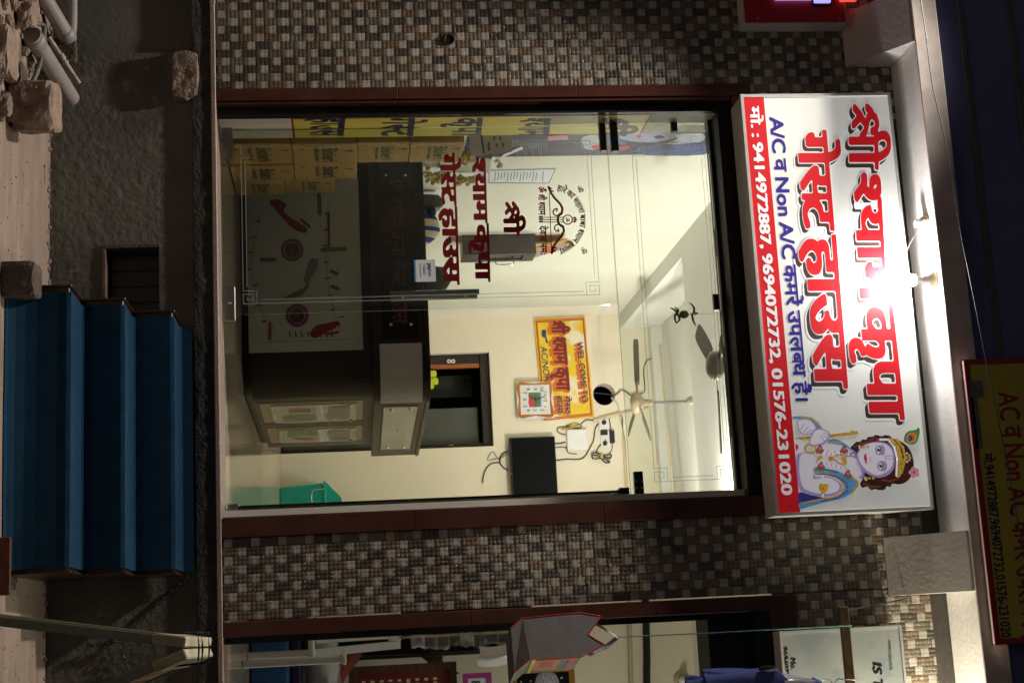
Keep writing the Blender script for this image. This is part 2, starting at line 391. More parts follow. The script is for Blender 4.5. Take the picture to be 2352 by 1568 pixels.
def sdf_glyph(ch, X, Y):
    segs, T, adv, vs = glyph(ch)
    d = np.full(X.shape, 9.0)
    for x0, y0, x1, y1 in segs:
        dx, dy = x1 - x0, y1 - y0; L = dx * dx + dy * dy + 1e-12
        t = np.clip(((X - x0) * dx + (Y - y0) * dy) / L, 0, 1)
        d = np.minimum(d, np.hypot(X - x0 - t * dx, Y - y0 - t * dy))
    ins = np.zeros(X.shape, bool)
    for (a, b, c) in T:
        s1 = (b[0]-a[0])*(Y-a[1])-(b[1]-a[1])*(X-a[0])
        s2 = (c[0]-b[0])*(Y-b[1])-(c[1]-b[1])*(X-b[0])
        s3 = (a[0]-c[0])*(Y-c[1])-(a[1]-c[1])*(X-c[0])
        ins |= ((s1 >= 0) & (s2 >= 0) & (s3 >= 0)) | ((s1 <= 0) & (s2 <= 0) & (s3 <= 0))
    return np.where(ins, -d, d)

def sdf_cap(pts, r, X, Y):
    d = np.full(X.shape, 9.0)
    for (x0, y0), (x1, y1) in zip(pts, pts[1:]):
        dx, dy = x1 - x0, y1 - y0; L = dx * dx + dy * dy + 1e-12
        t = np.clip(((X - x0) * dx + (Y - y0) * dy) / L, 0, 1)
        d = np.minimum(d, np.hypot(X - x0 - t * dx, Y - y0 - t * dy) - r)
    return d

def shape_text(s):
    out = []; x = 0.0; i = 0          # (kind, char, x)
    VIR = '\u094d'
    while i < len(s):
        c = s[i]
        if c == ' ': x += 0.24; i += 1; continue
        segs, T, adv, vs = glyph(c)
        if s[i + 1:i + 2] == VIR:
            if c == 'श' and s[i + 2:i + 3] == 'र':
                out.append(('shra', c, x)); x += 0.63; i += 3; continue
            cut = vs[:, 0].max() - 0.16
            if c == 'श': cut = vs[:, 0].max() - 0.19
            out.append(('half', c, x, cut)); x += cut - 0.0; i += 2; continue
        out.append(('full', c, x)); x += adv; i += 1
    return out, x

def text_field(s, N=40, pad=0.12):
    lay, W = shape_text(s)
    h = 1.0 / N
    xs = np.arange(-pad, W + pad + h, h); ys = np.arange(-0.42, 1.12, h)
    F = np.full((len(ys), len(xs)), 9.0)
    for it in lay:
        k, c, x = it[:3]
        i0 = max(0, int((x - 0.6 + pad) / h)); i1 = min(len(xs), int((x + 1.3 + pad) / h))
        X, Y = np.meshgrid(xs[i0:i1] - x, ys)
        if k == 'full': f = sdf_glyph(c, X, Y)
        elif k == 'half': f = np.maximum(sdf_glyph(c, X, Y), X - it[3])
        else:
            f = sdf_cap([(.47,.27),(.40,.36),(.29,.40),(.21,.42),(.17,.50),(.21,.58),(.30,.62),(.38,.58),(.40,.50)], .032, X, Y)
            f = np.minimum(f, sdf_cap([(.07,.40),(.14,.50),(.21,.44)], .034, X, Y))
            f = np.minimum(f, sdf_cap([(.08,.13),(.19,.27),(.31,.10)], .034, X, Y))
            f = np.minimum(f, sdf_cap([(.31,.38),(.20,.25)], .034, X, Y))
            f = np.minimum(f, sdf_cap([(.53,.03),(.53,.585)], .036, X, Y))
            f = np.minimum(f, sdf_cap([(.45,.588),(.66,.588)], .034, X, Y))
        F[:, i0:i1] = np.minimum(F[:, i0:i1], f)
    return xs, ys, F, W

def fatten(F, h, bx, by):
    """grow the letters by a box, so that stems thicken and corners stay square"""
    def sh(A, d, ax):
        k = int(math.floor(d / h)); f = d / h - k
        def s(A, k):
            B = np.full_like(A, 9.0); n = A.shape[ax]
            if abs(k) >= n: return B
            src = [slice(None)] * 2; dst = [slice(None)] * 2
            if k >= 0: dst[ax] = slice(k, n); src[ax] = slice(0, n - k)
            else: dst[ax] = slice(0, n + k); src[ax] = slice(-k, n)
            B[tuple(dst)] = A[tuple(src)]; return B
        return (1 - f) * s(A, k) + f * s(A, k + 1)
    G = F
    for d in (-bx, -bx / 2, bx / 2, bx): G = np.minimum(G, sh(F, d, 1))
    H = G
    for d in (-by, by): H = np.minimum(H, sh(G, d, 0))
    return H
def contour(xs, ys, F):
    """polygons (lists of 2-D points) of the region F<0"""
    P = F < 0; polys = []
    A, B, C, Dn = P[:-1, :-1], P[:-1, 1:], P[1:, 1:], P[1:, :-1]
    full = A & B & C & Dn; some = (A | B | C | Dn) & ~full
    for r in range(full.shape[0]):
        row = full[r]
        if row.any():
            e = np.diff(np.concatenate(([0], row.astype(int), [0])))
            for a, b in zip(np.where(e == 1)[0], np.where(e == -1)[0]):
                polys.append([(xs[a], ys[r]), (xs[b], ys[r]), (xs[b], ys[r+1]), (xs[a], ys[r+1])])
    for r, c in zip(*np.where(some)):
        q = [(r, c), (r, c+1), (r+1, c+1), (r+1, c)]; pl = []
        for i in range(4):
            a, b = q[i], q[(i + 1) % 4]; fa, fb = F[a], F[b]
            if fa < 0: pl.append((xs[a[1]], ys[a[0]]))
            if (fa < 0) != (fb < 0):
                t = fa / (fa - fb)
                pl.append((xs[a[1]] + t * (xs[b[1]] - xs[a[1]]), ys[a[0]] + t * (ys[b[0]] - ys[a[0]])))
        if len(pl) >= 3: polys.append(pl)
    return polys

def lettering(s, bl, br, hl, bold=0.0, N=30, H=None, n=None, lift=0.0, mb=None, shift=(0, 0), pad=0.16, fat=None):
    """flat letters on a plane: baseline from bl to br, hl = the top of the letter body above bl"""
    xs, ys, F, Wd = text_field(s, N, pad)
    if fat: F = fatten(F, 1.0 / N, *fat)
    if H is None: H = 0.622 if any('\u0900' <= c <= '\u097f' for c in s) else 0.686
    bl, br, hl = Vector(bl), Vector(br), Vector(hl)
    ux = (br - bl) / Wd; uy = (hl - bl) / H
    nn = Vector(n) if n is not None else ux.cross(uy).normalized()
    mb = mb or MB()
    for pl in contour(xs, ys, F - bold):
        mb.poly([bl + ux * (a + shift[0]) + uy * (b + shift[1]) + nn * lift for a, b in pl])
    return mb
def flat(pts, to, smooth=0, mb=None):
    mb = mb or MB(); p = smooth_pts(pts, smooth) if smooth else pts
    return mb.poly([to(a, b) for a, b in p])
def strokes(paths, r, to, step, mb=None, closed=False):
    """thick lines as flat print, via the same contour code; r in picture units"""
    mb = mb or MB(); al = np.array([q for p in paths for q in p], float)
    lo = al.min(0) - 2*r - step*2; hi = al.max(0) + 2*r + step*2
    xs = np.arange(lo[0], hi[0], step); ys = np.arange(lo[1], hi[1], step); X, Y = np.meshgrid(xs, ys)
    F = np.full(X.shape, 1e6)
    for p in paths:
        for (x0, y0), (x1, y1) in zip(p, p[1:]):
            dx, dy = x1-x0, y1-y0; L = dx*dx+dy*dy+1e-12; t = np.clip(((X-x0)*dx+(Y-y0)*dy)/L, 0, 1)
            F = np.minimum(F, np.hypot(X-x0-t*dx, Y-y0-t*dy) - r)
    for pl in contour(xs, ys, F): mb.poly([to(a, b) for a, b in pl])
    return mb
def crop(x0, y0, sc):
    return lambda cx, cy: ((x0 + cx / sc) / 1.5425, (y0 + cy / sc) / 1.5425)
# ================================================================ SETTING
GZ = -0.905
RNG = np.random.default_rng(3)
# ground: one sheet
mb = MB(); mb.add([(-40,-40,GZ),(40,-40,GZ),(40,.6,GZ),(-40,.6,GZ)], [(0,1,2,3)])
struct('ground', mb, 'ground', origin=(0,0,GZ))

# plinth below the shop floor
hx0, hx1 = P(300,567,Y=.02).x, P(300,715,Y=.02).x
hz0, hz1 = P(240,620,Y=.02).z, P(366,620,Y=.02).z
xs_ = P(200,124,Y=.02).x                        # where the rough render ends
pl = thing('plinth_wall', 'rough dark cement plinth wall under the shop floor, with a square hole', 'wall', (-1.5,.2,GZ))
mb = MB()
def rough_face(mb, x0, x1, z0, z1, y, amp, nx, nz, seed):
    r = np.random.default_rng(seed); H = r.normal(0, amp, (nx+1, nz+1))
    for _ in range(1): H = (H + np.roll(H,1,0) + np.roll(H,-1,0) + np.roll(H,1,1) + np.roll(H,-1,1)) / 5 * 1.8
    H[0,:] = H[-1,:] = 0; H[:,0] = H[:,-1] = 0
    mb.grid(lambda a, b: (x0+(x1-x0)*a, y - abs(H[int(round(a*nx)), int(round(b*nz))]), z0+(z1-z0)*b), nx, nz)
TOPZ = -0.13
for (a, b, c, d, nx, nz, sd) in ((xs_, hx0, GZ, TOPZ, 60, 40, 1), (hx0, hx1, GZ, hz0, 16, 14, 2), (hx0, hx1, hz1, TOPZ, 16, 8, 3), (hx1, 3.2, GZ, TOPZ, 110, 40, 4)):
    rough_face(mb, a, b, c, d, .012, .0014, nx, nz, sd)
obj('rough_render', mb, 'plinth', pl)
mb = MB().box(xs_-3, xs_+.002, .035, .4, GZ, TOPZ); obj('smooth_render', mb, 'plinth_smooth', pl)
mb = MB().box(xs_, hx0, .02, .4, GZ, TOPZ); mb.box(hx1, 3.2, .02, .4, GZ, TOPZ); mb.box(hx0, hx1, .02, .4, GZ, hz0); mb.box(hx0, hx1, .02, .4, hz1, TOPZ)
obj('wall_core', mb, 'plinth', pl)
mb = MB().box(hx0-.012, hx0+.012, .0, .10, hz0-.008, hz1+.008); mb.box(hx0+.012, hx1, .0, .10, hz0-.012, hz0+.010); obj('hole_frame', mb, 'sandstone_dark', pl, bevel=.004)
mb = MB().box(hx0+.012, hx1-.002, .13, .16, hz0+.010, hz1)
sh = obj('hole_shutter', mb, 'dark_wood', pl)
for k in range(4):
    xa = hx0+.03+k*.09; obj('shutter_plank', MB().box(xa, xa+.08, .122, .1295, hz0+.02, hz1-.01), 'dark_wood', sh, bevel=.003)
# slab edge band above
mb = MB(); rough_face(mb, -6, 3.2, TOPZ, -.028, -.018, .003, 260, 6, 9)
mb.box(-6, 3.2, -.012, .4, TOPZ-.004, -.03); obj('floor_slab_edge', mb, 'slab_edge', pl)
# broken lump of concrete under the slab edge
def rock(cx, cy, cz, sx, sy, sz, seed, rotz=0, jag=.22, n=10, m=7, flat_=.85):
    r = np.random.default_rng(seed); mb = MB()
    if n > 8: n, m = 26, 18
    ph = r.uniform(0, 6.28, 8); J = r.normal(0, jag*.16 if n > 8 else jag*.7, (n+1, m+1)); J[n] = J[0]; J[:,0] = J[0,0]; J[:,m] = J[0,m]
    def fn(a, b):
        i, j = int(round(a*n)), int(round(b*m)); t, u = 2*math.pi*a, math.pi*b; s = math.sin(u)
        k = 1 + J[i, j] + jag*s*(.7*math.sin(2*t+ph[0])*math.cos(2*u+ph[1]) + .6*math.sin(3*t+ph[2])*math.sin(4*u+ph[3]) + .35*math.sin(7*t+ph[4])*math.sin(6*u+ph[5]))
        p = [math.cos(t)*s, math.sin(t)*s, math.cos(u)]
        q = max(abs(p[0]), abs(p[1]), abs(p[2])); f = (1-flat_) + flat_/q
        x, y, z = [c*f*k for c in p]
        x, y = x*sx, y*sy; return (cx + x*math.cos(rotz)-y*math.sin(rotz), cy + x*math.sin(rotz)+y*math.cos(rotz), cz + z*sz)
    mb.grid(fn, n, m, smooth=False); return mb
a, b = P(388,108,Y=-.02), P(465,240,Y=-.02)
c_ = (a+b)/2
mb = rock(c_.x, .0, c_.z, abs(b.x-a.x)/2*.8, .055, abs(b.z-a.z)/2*.8, 5, 0, .10, 22, 14)
lump = obj('concrete_lump', mb, 'rubble', None); tag(lump, 'broken concrete lump clinging under the floor slab at left', 'concrete lump')
q = P(455,15,Y=.03); mb = MB().tube([(q.x,.06,q.z),(q.x,-.015,q.z)], .016, 12); mb.lathe([(.010,0),(.010,.02)], (q.x,-.016,q.z), (0,1,0), 10)
tag(obj('drain_stub', mb, 'white_plastic'), 'small white drain pipe stub in the plinth at far left', 'pipe')

# granite nosing of the shop floor
nos = MB().box(-6, 3.2, -.03, .30, -.027, 0); 
tag(obj('granite_sill', nos, 'granite_floor_edge', None, bevel=.004), 'polished granite sill running along the front edge of the shop floor', 'sill')

# ---------------------------------------------------------------- tiled facade
TW = .0475
def tile_mesh(name, nx, nz, mat_, hb):
    mb = MB(); w, h = nx*TW/2-.0022, nz*TW/2-.0022; X0, Z0 = -w/2, -h/2
    mb.add([(X0,0,Z0),(X0+w,0,Z0),(X0+w,0,Z0+h),(X0,0,Z0+h),(X0,-.006,Z0),(X0+w,-.006,Z0),(X0+w,-.006,Z0+h),(X0,-.006,Z0+h)], [(0,1,5,4),(1,2,6,5),(2,3,7,6),(3,0,4,7)])
    for i in range(nx):
        for k in range(nz):
            xa, xb, za, zb = X0+w*i/nx, X0+w*(i+1)/nx, Z0+h*k/nz, Z0+h*(k+1)/nz
            mb.add([(xa,-.006,za),(xb,-.006,za),(xb,-.006,zb),(xa,-.006,zb),((xa+xb)/2,-.006-hb,(za+zb)/2)], [(0,1,4),(1,2,4),(2,3,4),(3,0,4)], True)
    me = bpy.data.meshes.new(name); me.from_pydata(mb.v, [], mb.f); me.polygons.foreach_set('use_smooth', mb.sm); me.materials.append(MAT[mat_]); return me, mb
TILES = {k: tile_mesh('tile', 2, 2 if k == 'tile_white' else 4, k, .0026 if k == 'tile_white' else .0055) for k in ('tile_white','tile_brown','tile_dark','tile_olive')}
def tile_wall(parent, regions, x_org, z_org, prefer):
    off = origin_of(parent); singles = []; merged = {k: MB() for k in TILES}
    PER = 3*TW
    for (rx0, rx1, rz0, rz1) in regions:
        c0, c1 = int(math.floor((rx0-x_org)/TW)), int(math.ceil((rx1-x_org)/TW))
        for c in range(c0, c1):
            xa, xb = max(rx0, x_org+c*TW), min(rx1, x_org+(c+1)*TW)
            if xb-xa < .008: continue
            panel = c // 6; sh_ = (c % 2)*PER/2 + (panel % 3)*.021
            k0, k1 = int((rz0-z_org)/PER)-2, int((rz1-z_org)/PER)+2
            for k in range(k0, k1):
                zb_ = z_org + k*PER + sh_
                for (za, zt, kind) in ((zb_, zb_+TW, 'tile_white'), (zb_+TW, zb_+PER, None)):
                    z0, z1 = max(za, rz0), min(zt, rz1)
                    if z1-z0 < .008: continue
                    kd = kind or ('tile_brown','tile_dark','tile_olive')[((2*k + (c % 2) + c*2) // 2 + (1 if rnd.random() < .22 else 0)) % 3]
                    whole = (xb-xa > TW*.98) and (z1-z0 > (zt-za)*.98)
                    cx, cz = (xa+xb)/2, (z0+z1)/2
                    if whole: singles.append((prefer(cx, cz), cx, cz, kd))
                    else: singles.append((1e9, cx, cz, kd, (xb-xa)/TW, (z1-z0)/(zt-za)))
    singles.sort(key=lambda t: t[0])
    for i, t in enumerate(singles):
        tilt = rnd.uniform(-.0012,.0012)
        if i < 296 and t[0] < 1e8:
            o = bpy.data.objects.new('tile', TILES[t[3]][0]); COL.objects.link(o); o.parent = parent
            o.location = (t[1]-off.x, tilt-off.y, t[2]-off.z)
        else:
            m = TILES[t[3]][1]; sx, sz = (t[4], t[5]) if len(t) > 4 else (1, 1)
            merged[t[3]].add([(t[1]+x*sx, y+tilt, t[2]+z*sz) for x, y, z in m.v], m.f, False); merged[t[3]].sm[-len(m.f):] = m.sm
    for k, m in merged.items():
        if m.v: obj('tiles', m, k, parent, kind='stuff')
ZT = 3.06
left = thing('tiled_wall', 'mosaic tiled wall to the left of the glass door with a round hole', 'wall', (-4.2,.2,0))
obj('wall_core', MB().box(-6,-3.0,.003,.38,0,3.95).box(-3.0,-2.0,.003,.38,ZT+.02,3.95), 'grout', left)
tile_wall(left, [(-4.9,-3.074,0.002,3.94), (-3.074,-2.85,ZT+.012,3.94)], -3.074-.0475*12, .012, lambda x,z: abs(x+3.35) + abs(z-1.4)*.5)
q = P(1033,92,Y=-.01); mb = MB().lathe([(.020,-.004),(.027,-.004),(.029,.0),(.029,.012)], (q.x,-.009,q.z), (0,-1,0), 24)
mb.lathe([(.0,.0015),(.021,.0015)], (q.x,-.0125,q.z), (0,-1,0), 24, False)
obj('pipe_hole', mb, 'black', left)
mb = MB().lathe([(.027,.0),(.027,.006),(.033,.006),(.033,.0)], (q.x,-.009,q.z), (0,-1,0), 24); obj('hole_ring', mb, 'tile_olive', left)

X2 = -.135                                             # left edge of the next shop's frame
HZ2 = 3.077                               # top of the next shop's frame
pil = thing('tiled_pillar', 'mosaic tiled pillar between the two shop fronts, tiles running up above the right shop', 'pillar', (-.37,.2,0))
obj('wall_core', MB().box(-.60,-.15,.003,.38,0,3.95).box(-.15,3.2,.003,.38,HZ2-.02,3.95).box(-2.0,-.60,.003,.38,ZT+.02,3.95), 'grout', pil)
tile_wall(pil, [(-.569,X2,.002,3.84), (-.80,-.569,ZT+.012,3.84), (X2,1.35,HZ2+.004,3.84)], -.569, .008, lambda x,z: abs(x+.37) + abs(z-1.4)*.5)
# a hairline crack line of old cement at the seam of the tiles, and the pier plaster between tiles and slab
obj('plaster_strip', MB().box(-6,3.2,-.002,.38,3.951,4.06), 'plaster_white', pil)

# ---------------------------------------------------------------- door surround of the guest house
sur = thing('door_surround', 'polished maroon granite surround of the open glass entrance', 'door frame', (-1.82,.05,0))
JL0, JL1, JR0, JR1 = -3.073, -3.0, -.676, -.570
seam = P(1290,220,Y=-.02).z
for (x0, x1) in ((JL0, JL1), (JR0, JR1)):
    zs = 0.001
    for ze in (1.02, 2.05, ZT):
        obj('jamb_slab', MB().box(x0, x1, -.024, .075, zs, ze-.0015), 'maroon', sur, bevel=.003); zs = ze
obj('head_slab', MB().box(JL1+.001, JR0-.001, -.024, .06, 2.955, ZT), 'maroon', sur, bevel=.003)
obj('jamb_bead', MB().box(JL1+.0005, -2.978, -.014, .0295, .001, 2.95), 'maroon', sur, bevel=.004)
obj('inner_channel', MB().box(JL1-.01, -2.925, .030, .066, .001, 2.95).box(-.688, JR0+.01, .076, .10, .001, 2.95), 'black', sur)
obj('shutter_box', MB().box(JL1+.001, JR0-.001, .02, .33, 2.872, 2.9545), 'black', sur)
obj('head_track', MB().box(JL1+.002, JR0-.002, .18, .26, 2.855, 2.8715), 'black', sur)
# return walls of the entrance
struct('entrance_wall_left', MB().box(-3.29, -2.925, .068, .40, .001, 2.95), 'wall_white')
struct('entrance_wall_right', MB().box(-.725, -.605, .101, .40, .001, 2.95), 'wall_white')
struct('entrance_lintel', MB().box(-3.29, -.605, .331, .40, 2.956, 3.9), 'wall_white')

# ---------------------------------------------------------------- room of the guest house
XL, YB, XR, CZ = -3.28, 7.2, -.60, 4.02
FZ, FY1 = 3.60, 4.2
struct('floor', MB().box(XL-.1, XR, .301, YB, -.03, -.001), 'floor_tile')
struct('wall_left', MB().box(XL-.1, XL, .401, YB, 0, FZ-.001).box(XL-.1, XL, FY1+.002, YB, FZ-.0005, CZ-.001), 'wall_white')
struct('wall_right', MB().box(XR, XR+.04, .401, YB, 0, FZ-.001).box(XR, XR+.04, FY1+.002, YB, FZ-.0005, CZ-.001), 'wall_cream')
d0, d1, dz = P(1123,808,Y=YB).x, P(1132,1024,Y=YB).x, P(1128,900,Y=YB).z
hole = P(1388,905,Y=YB); HR = .118
mb = MB().box(XL, d0, YB, YB+.2, 0, CZ).box(d1, XR+.04, YB, YB+.2, 0, CZ)
zz0, zz1, xx0, xx1 = hole.z-.16, hole.z+.16, hole.x-.16, hole.x+.16
mb.box(d0, d1, YB, YB+.2, dz, zz0).box(d0, d1, YB, YB+.2, zz1, CZ)
mb.box(d0, xx0, YB, YB+.2, zz0, zz1).box(xx1, d1, YB, YB+.2, zz0, zz1)
n = 40; ring = [(hole.x+HR*math.cos(2*math.pi*k/n), hole.z+HR*math.sin(2*math.pi*k/n)) for k in range(n)]
def sq(t):
    c, s_ = math.cos(t), math.sin(t); m = max(abs(c), abs(s_)); return (hole.x+.16*c/m, hole.z+.16*s_/m)
for k in range(n):
    k2 = (k+1) % n; A, B = sq(2*math.pi*k/n), sq(2*math.pi*k2/n); a, b = ring[k], ring[k2]
    mb.add([(A[0],YB,A[1]),(B[0],YB,B[1]),(b[0],YB,b[1]),(a[0],YB,a[1])], [(0,1,2,3)])
    mb.add([(a[0],YB,a[1]),(b[0],YB,b[1]),(b[0],YB+.2,b[1]),(a[0],YB+.2,a[1])], [(0,1,2,3)])
struct('wall_back', mb, 'wall_cream')
struct('ceiling_back', MB().box(XL-.1, XR+.04, FY1+.001, YB+.2, CZ, CZ+.1), 'ceiling_white')
struct('ceiling_front', MB().box(XL-.1, XR+.04, .401, FY1, FZ, CZ+.1), 'ceiling_white')
# dark corridor behind the doorway and the wall hole
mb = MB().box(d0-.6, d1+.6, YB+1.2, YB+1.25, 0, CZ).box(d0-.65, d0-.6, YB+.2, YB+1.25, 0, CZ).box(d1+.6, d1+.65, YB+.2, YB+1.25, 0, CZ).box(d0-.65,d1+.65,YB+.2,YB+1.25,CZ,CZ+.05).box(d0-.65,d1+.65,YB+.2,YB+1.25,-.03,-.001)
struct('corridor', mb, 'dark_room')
# beam along the left wall of the back bay
struct('side_beam', MB().box(XL+.001, XL+.16, FY1+.001, YB-.001, 3.60, CZ-.001), 'ceiling_white')
struct('end_beam', MB().box(XL+.161, XR-.001, YB-.12, YB-.001, CZ-.12, CZ-.001), 'ceiling_white')
# ================================================================ IN FRONT OF THE SHOP
# ---- carpeted steps
SX0, SX1 = -1.745, -.385
st = thing('entrance_steps', 'three dark steps covered with blue carpet below the glass entrance', 'steps', ((SX0+SX1)/2,-.5,GZ))
T = [(-.905,-.622), (-.60,-.415), (-.30,-.208)]
zs = GZ
for i, (yf, zt) in enumerate(T):
    obj('step_box', MB().box(SX0, SX1, yf+.006, T[i+1][0]+.005 if i < 2 else -.024, GZ if i == 0 else GZ+.002*i, zt-.008), 'step_trim', st, bevel=.003)
    for xx in (SX0-.004, SX1-.008):
        obj('edge_trim', MB().box(xx, xx+.012, yf-.004, (T[i+1][0]+.006) if i < 2 else -.03, (T[i-1][1] if i else GZ)+.001, zt+.004), 'step_trim', st, bevel=.002)
prof = [(-1.02,GZ+.006),(-.985,GZ+.012),(-.958,GZ+.04),(-.94,GZ+.08),(-.926,GZ+.13)]
for i, (yf, zt) in enumerate(T):
    yb = T[i+1][0] if i < 2 else -.026
    prof += [(yf-.010, zt-.06), (yf-.009, zt-.018), (yf-.002, zt+.001), (yf+.012, zt+.004), ((yf+yb)/2, zt+.001), (yb-.02, zt+.002), (yb-.011, zt+.012)]
    prof += [(yb-.012, zt+.05)] if i < 2 else [(yb-.008, zt+.065)]
def carpet(a, b):
    k = a*(len(prof)-1); i = min(int(k), len(prof)-2); t = k-i
    y = prof[i][0]*(1-t)+prof[i+1][0]*t; z = prof[i][1]*(1-t)+prof[i+1][1]*t
    w0, w1 = SX0+.034, SX1-.022
    if k < 4: w0 -= .03*(4-k)/4; w1 += .01*(4-k)/4; y += .05*max(0, b-.55)*(4-k)/4
    if len(prof)-1-k < .01: w0 += .03
    return (w0+(w1-w0)*b + 0, y + .0010*math.sin(b*41+k*1.3), z + .0006*math.sin(b*23+k))
mb = MB().grid(carpet, (len(prof)-1)*2, 40, smooth=False)
cp = obj('carpet', mb, 'carpet', st); s_ = cp.modifiers.new('thick', 'SOLIDIFY'); s_.thickness = .005; s_.offset = 1

# ---- odds and ends on the ground
def at_ground(x, y): return P(x, y, Z=GZ)
q = at_ground(6,640); mb = rock(q.x, q.y+.05, GZ+.07, .085, .10, .085, 21, .1, .05, 12, 8)
tag(obj('kerb_stone', mb, 'sandstone_dark'), 'squared brown kerb stone at the left foot of the blue steps', 'stone')
q = at_ground(20,1310)
mb = MB().box(q.x-.14, q.x+.12, q.y-.22, q.y-.20, GZ, GZ+.055); tag(obj('rusty_plate', mb, 'rust', None, bevel=.004), 'rusty flat iron plate lying at the right foot of the blue steps', 'iron plate')
mb = MB().box(q.x-.02, q.x+.09, q.y-.02, q.y+.01, GZ, GZ+.03).box(q.x+.03, q.x+.06, q.y-.05, q.y-.021, GZ, GZ+.045); tag(obj('metal_bracket', mb, 'steel', None, bevel=.003), 'small grey metal bracket behind the rusty plate', 'bracket')
# stones
for (x0, y0, x1, y1, depth, seed, rz, jag, m_, lab) in (
    (10, 150, 128, 292, .16, 31, .25, .06, 'sandstone', 'big pink sandstone block in the rubble heap beside the grey pipe end'),
    (8, 135, 52, 200, .09, 32, -.2, .10, 'sandstone_dark', 'small dark broken stone in front of the big sandstone block'),
    (30, -20, 76, 48, .10, 33, .4, .14, 'sandstone', 'jagged tan stone between the two thick grey pipes'),
    (-25, 30, 20, 165, .14, 34, .1, .07, 'sandstone', 'flat pale sandstone slab at the front of the rubble heap'),
    (3, 85, 40, 138, .07, 37, .5, .16, 'rubble', 'crumbly reddish stone lying on the flat pale slab'),
    (-12, 205, 20, 262, .06, 36, .5, .16, 'rubble', 'crumbly broken brick piece at the end of the hose')):
    a, b = at_ground(x0, (y0+y1)/2), at_ground(x0, y1)
    w = (b.x-a.x); dd = (a.y+DIST); hgt = (x1-x0)/F_PX*dd
    mb = rock(a.x, a.y+depth, GZ+hgt/2*.98, w*.82, depth*.9, hgt/2*.86, seed, rz, jag, 14, 10)
    tag(obj('stone', mb, m_), lab, 'stone', 'stones in the rubble heap')
fl = P(158,120,Y=-.06); mb = rock(fl.x, -.07, fl.z-.03, .065, .03, .075, 35, .1, .10, 12, 8)
tag(obj('stone', mb, 'sandstone_dark'), 'thin brown stone flake leaning on the plinth under the pipe elbow', 'stone', 'stones in the rubble heap')
# pipes
def pipe(name, mb, m_, label): return tag(obj(name, mb, m_), label, 'pipe')
def hollow(path, r, wall=.004, n=18):
    mb = MB().tube(path, r, n, cap=False); mb.tube(path, r-wall, n, cap=False)
    for e, d in ((path[0], 0), (path[-1], 1)):
        pass
    return mb
a, b = P(35,80,Y=-.75), P(163,226,Y=-.07); a.z = max(a.z, GZ+.05)
mb = MB().tube([a, b], .047, 20); e = (b-a).normalized(); mb.lathe([(.047,0),(.052,.001),(.052,.075),(.047,.076)], a+e*.02, e, 20)
pipe('grey_pipe', mb, 'pvc', 'thick grey plastic pipe whose rounded end points at the plinth wall')
a, b = P(80,-40,Y=-.40), P(160,94,Y=-.07)
mb = MB().tube([a, a.lerp(b,.9), b], .043, 20); e = (b-a).normalized(); mb.lathe([(.043,0),(.048,.002),(.048,.06),(.043,.062)], b-e*.07, e, 20)
pipe('grey_pipe', mb, 'pvc', 'thick grey plastic pipe behind the first, ending at an elbow')
a, b = P(166,-60,Y=-.02), P(166,88,Y=-.02); mb = MB().tube(curve_pts([a, a.lerp(b,.85), b+Vector((.0,-.02,-.03)), b+Vector((.01,-.03,-.09))]), .026, 16)
pipe('drain_pipe', mb, 'pvc', 'slim grey pipe running along the foot of the plinth at far left')
a, b = P(112,86,Y=-.18), P(182,192,Y=-.04); e = (b-a).normalized(); mb = MB().tube([a,b], .0125, 12); mb.lathe([(.0125,0),(.018,.004),(.018,.035),(.0125,.04)], a.lerp(b,.36), e, 12); mb.lathe([(.0125,0),(.017,.004),(.017,.02),(.0125,.024)], a.lerp(b,.5), e, 12)
pipe('water_pipe', mb, 'white_pipe', 'thin whitish water pipe with a joint lying on the thick grey pipe')
pts = [P(60,52,Y=-.62), P(98,58,Y=-.55), P(101,80,Y=-.55), P(98,116,Y=-.58), P(81,175,Y=-.62), P(55,215,Y=-.66), P(36,232,Y=-.70)]
mb = MB().tube(curve_pts(pts), .0135, 10); tag(obj('hose', mb, 'hose'), 'curved grey green rubber hose looping over the rubble heap', 'hose')
# grit
mb = MB()
for k in range(120):
    px, py = rnd.uniform(0,112), rnd.choice([rnd.uniform(250,640), rnd.uniform(1340,1568), rnd.uniform(0,300)])
    g = at_ground(px, py); r = rnd.uniform(.0015,.0045) * (1.8 if rnd.random() < .08 else 1)
    mb.ball((g.x, min(g.y,-.02), GZ+r*.4), r*1.3, r, r*.8, 5, 3)
for k in range(160):
    x = rnd.uniform(-4,-.2 if False else .6); r = rnd.uniform(.004,.012); mb.ball((x, -abs(rnd.gauss(0,.03))+.0, GZ+r*.4), r*1.4, r, r, 5, 3)
obj('grit', mb, 'ground', None, kind='stuff')
mb = MB(); rr = random.Random(11)
for k in range(90):
    g = at_ground(rr.uniform(-6,105), rr.uniform(-10,285)); r = rr.uniform(.006,.026)*(1.5 if rr.random() < .12 else 1)
    m = rock(g.x, min(g.y,-.05), GZ+r*.55, r*rr.uniform(.8,1.5), r, r*.75, 200+k, rr.uniform(0,3), .16, 7, 5)
    mb.add(m.v, m.f)
obj('rubble_bits', mb, 'rubble', None, kind='stuff')
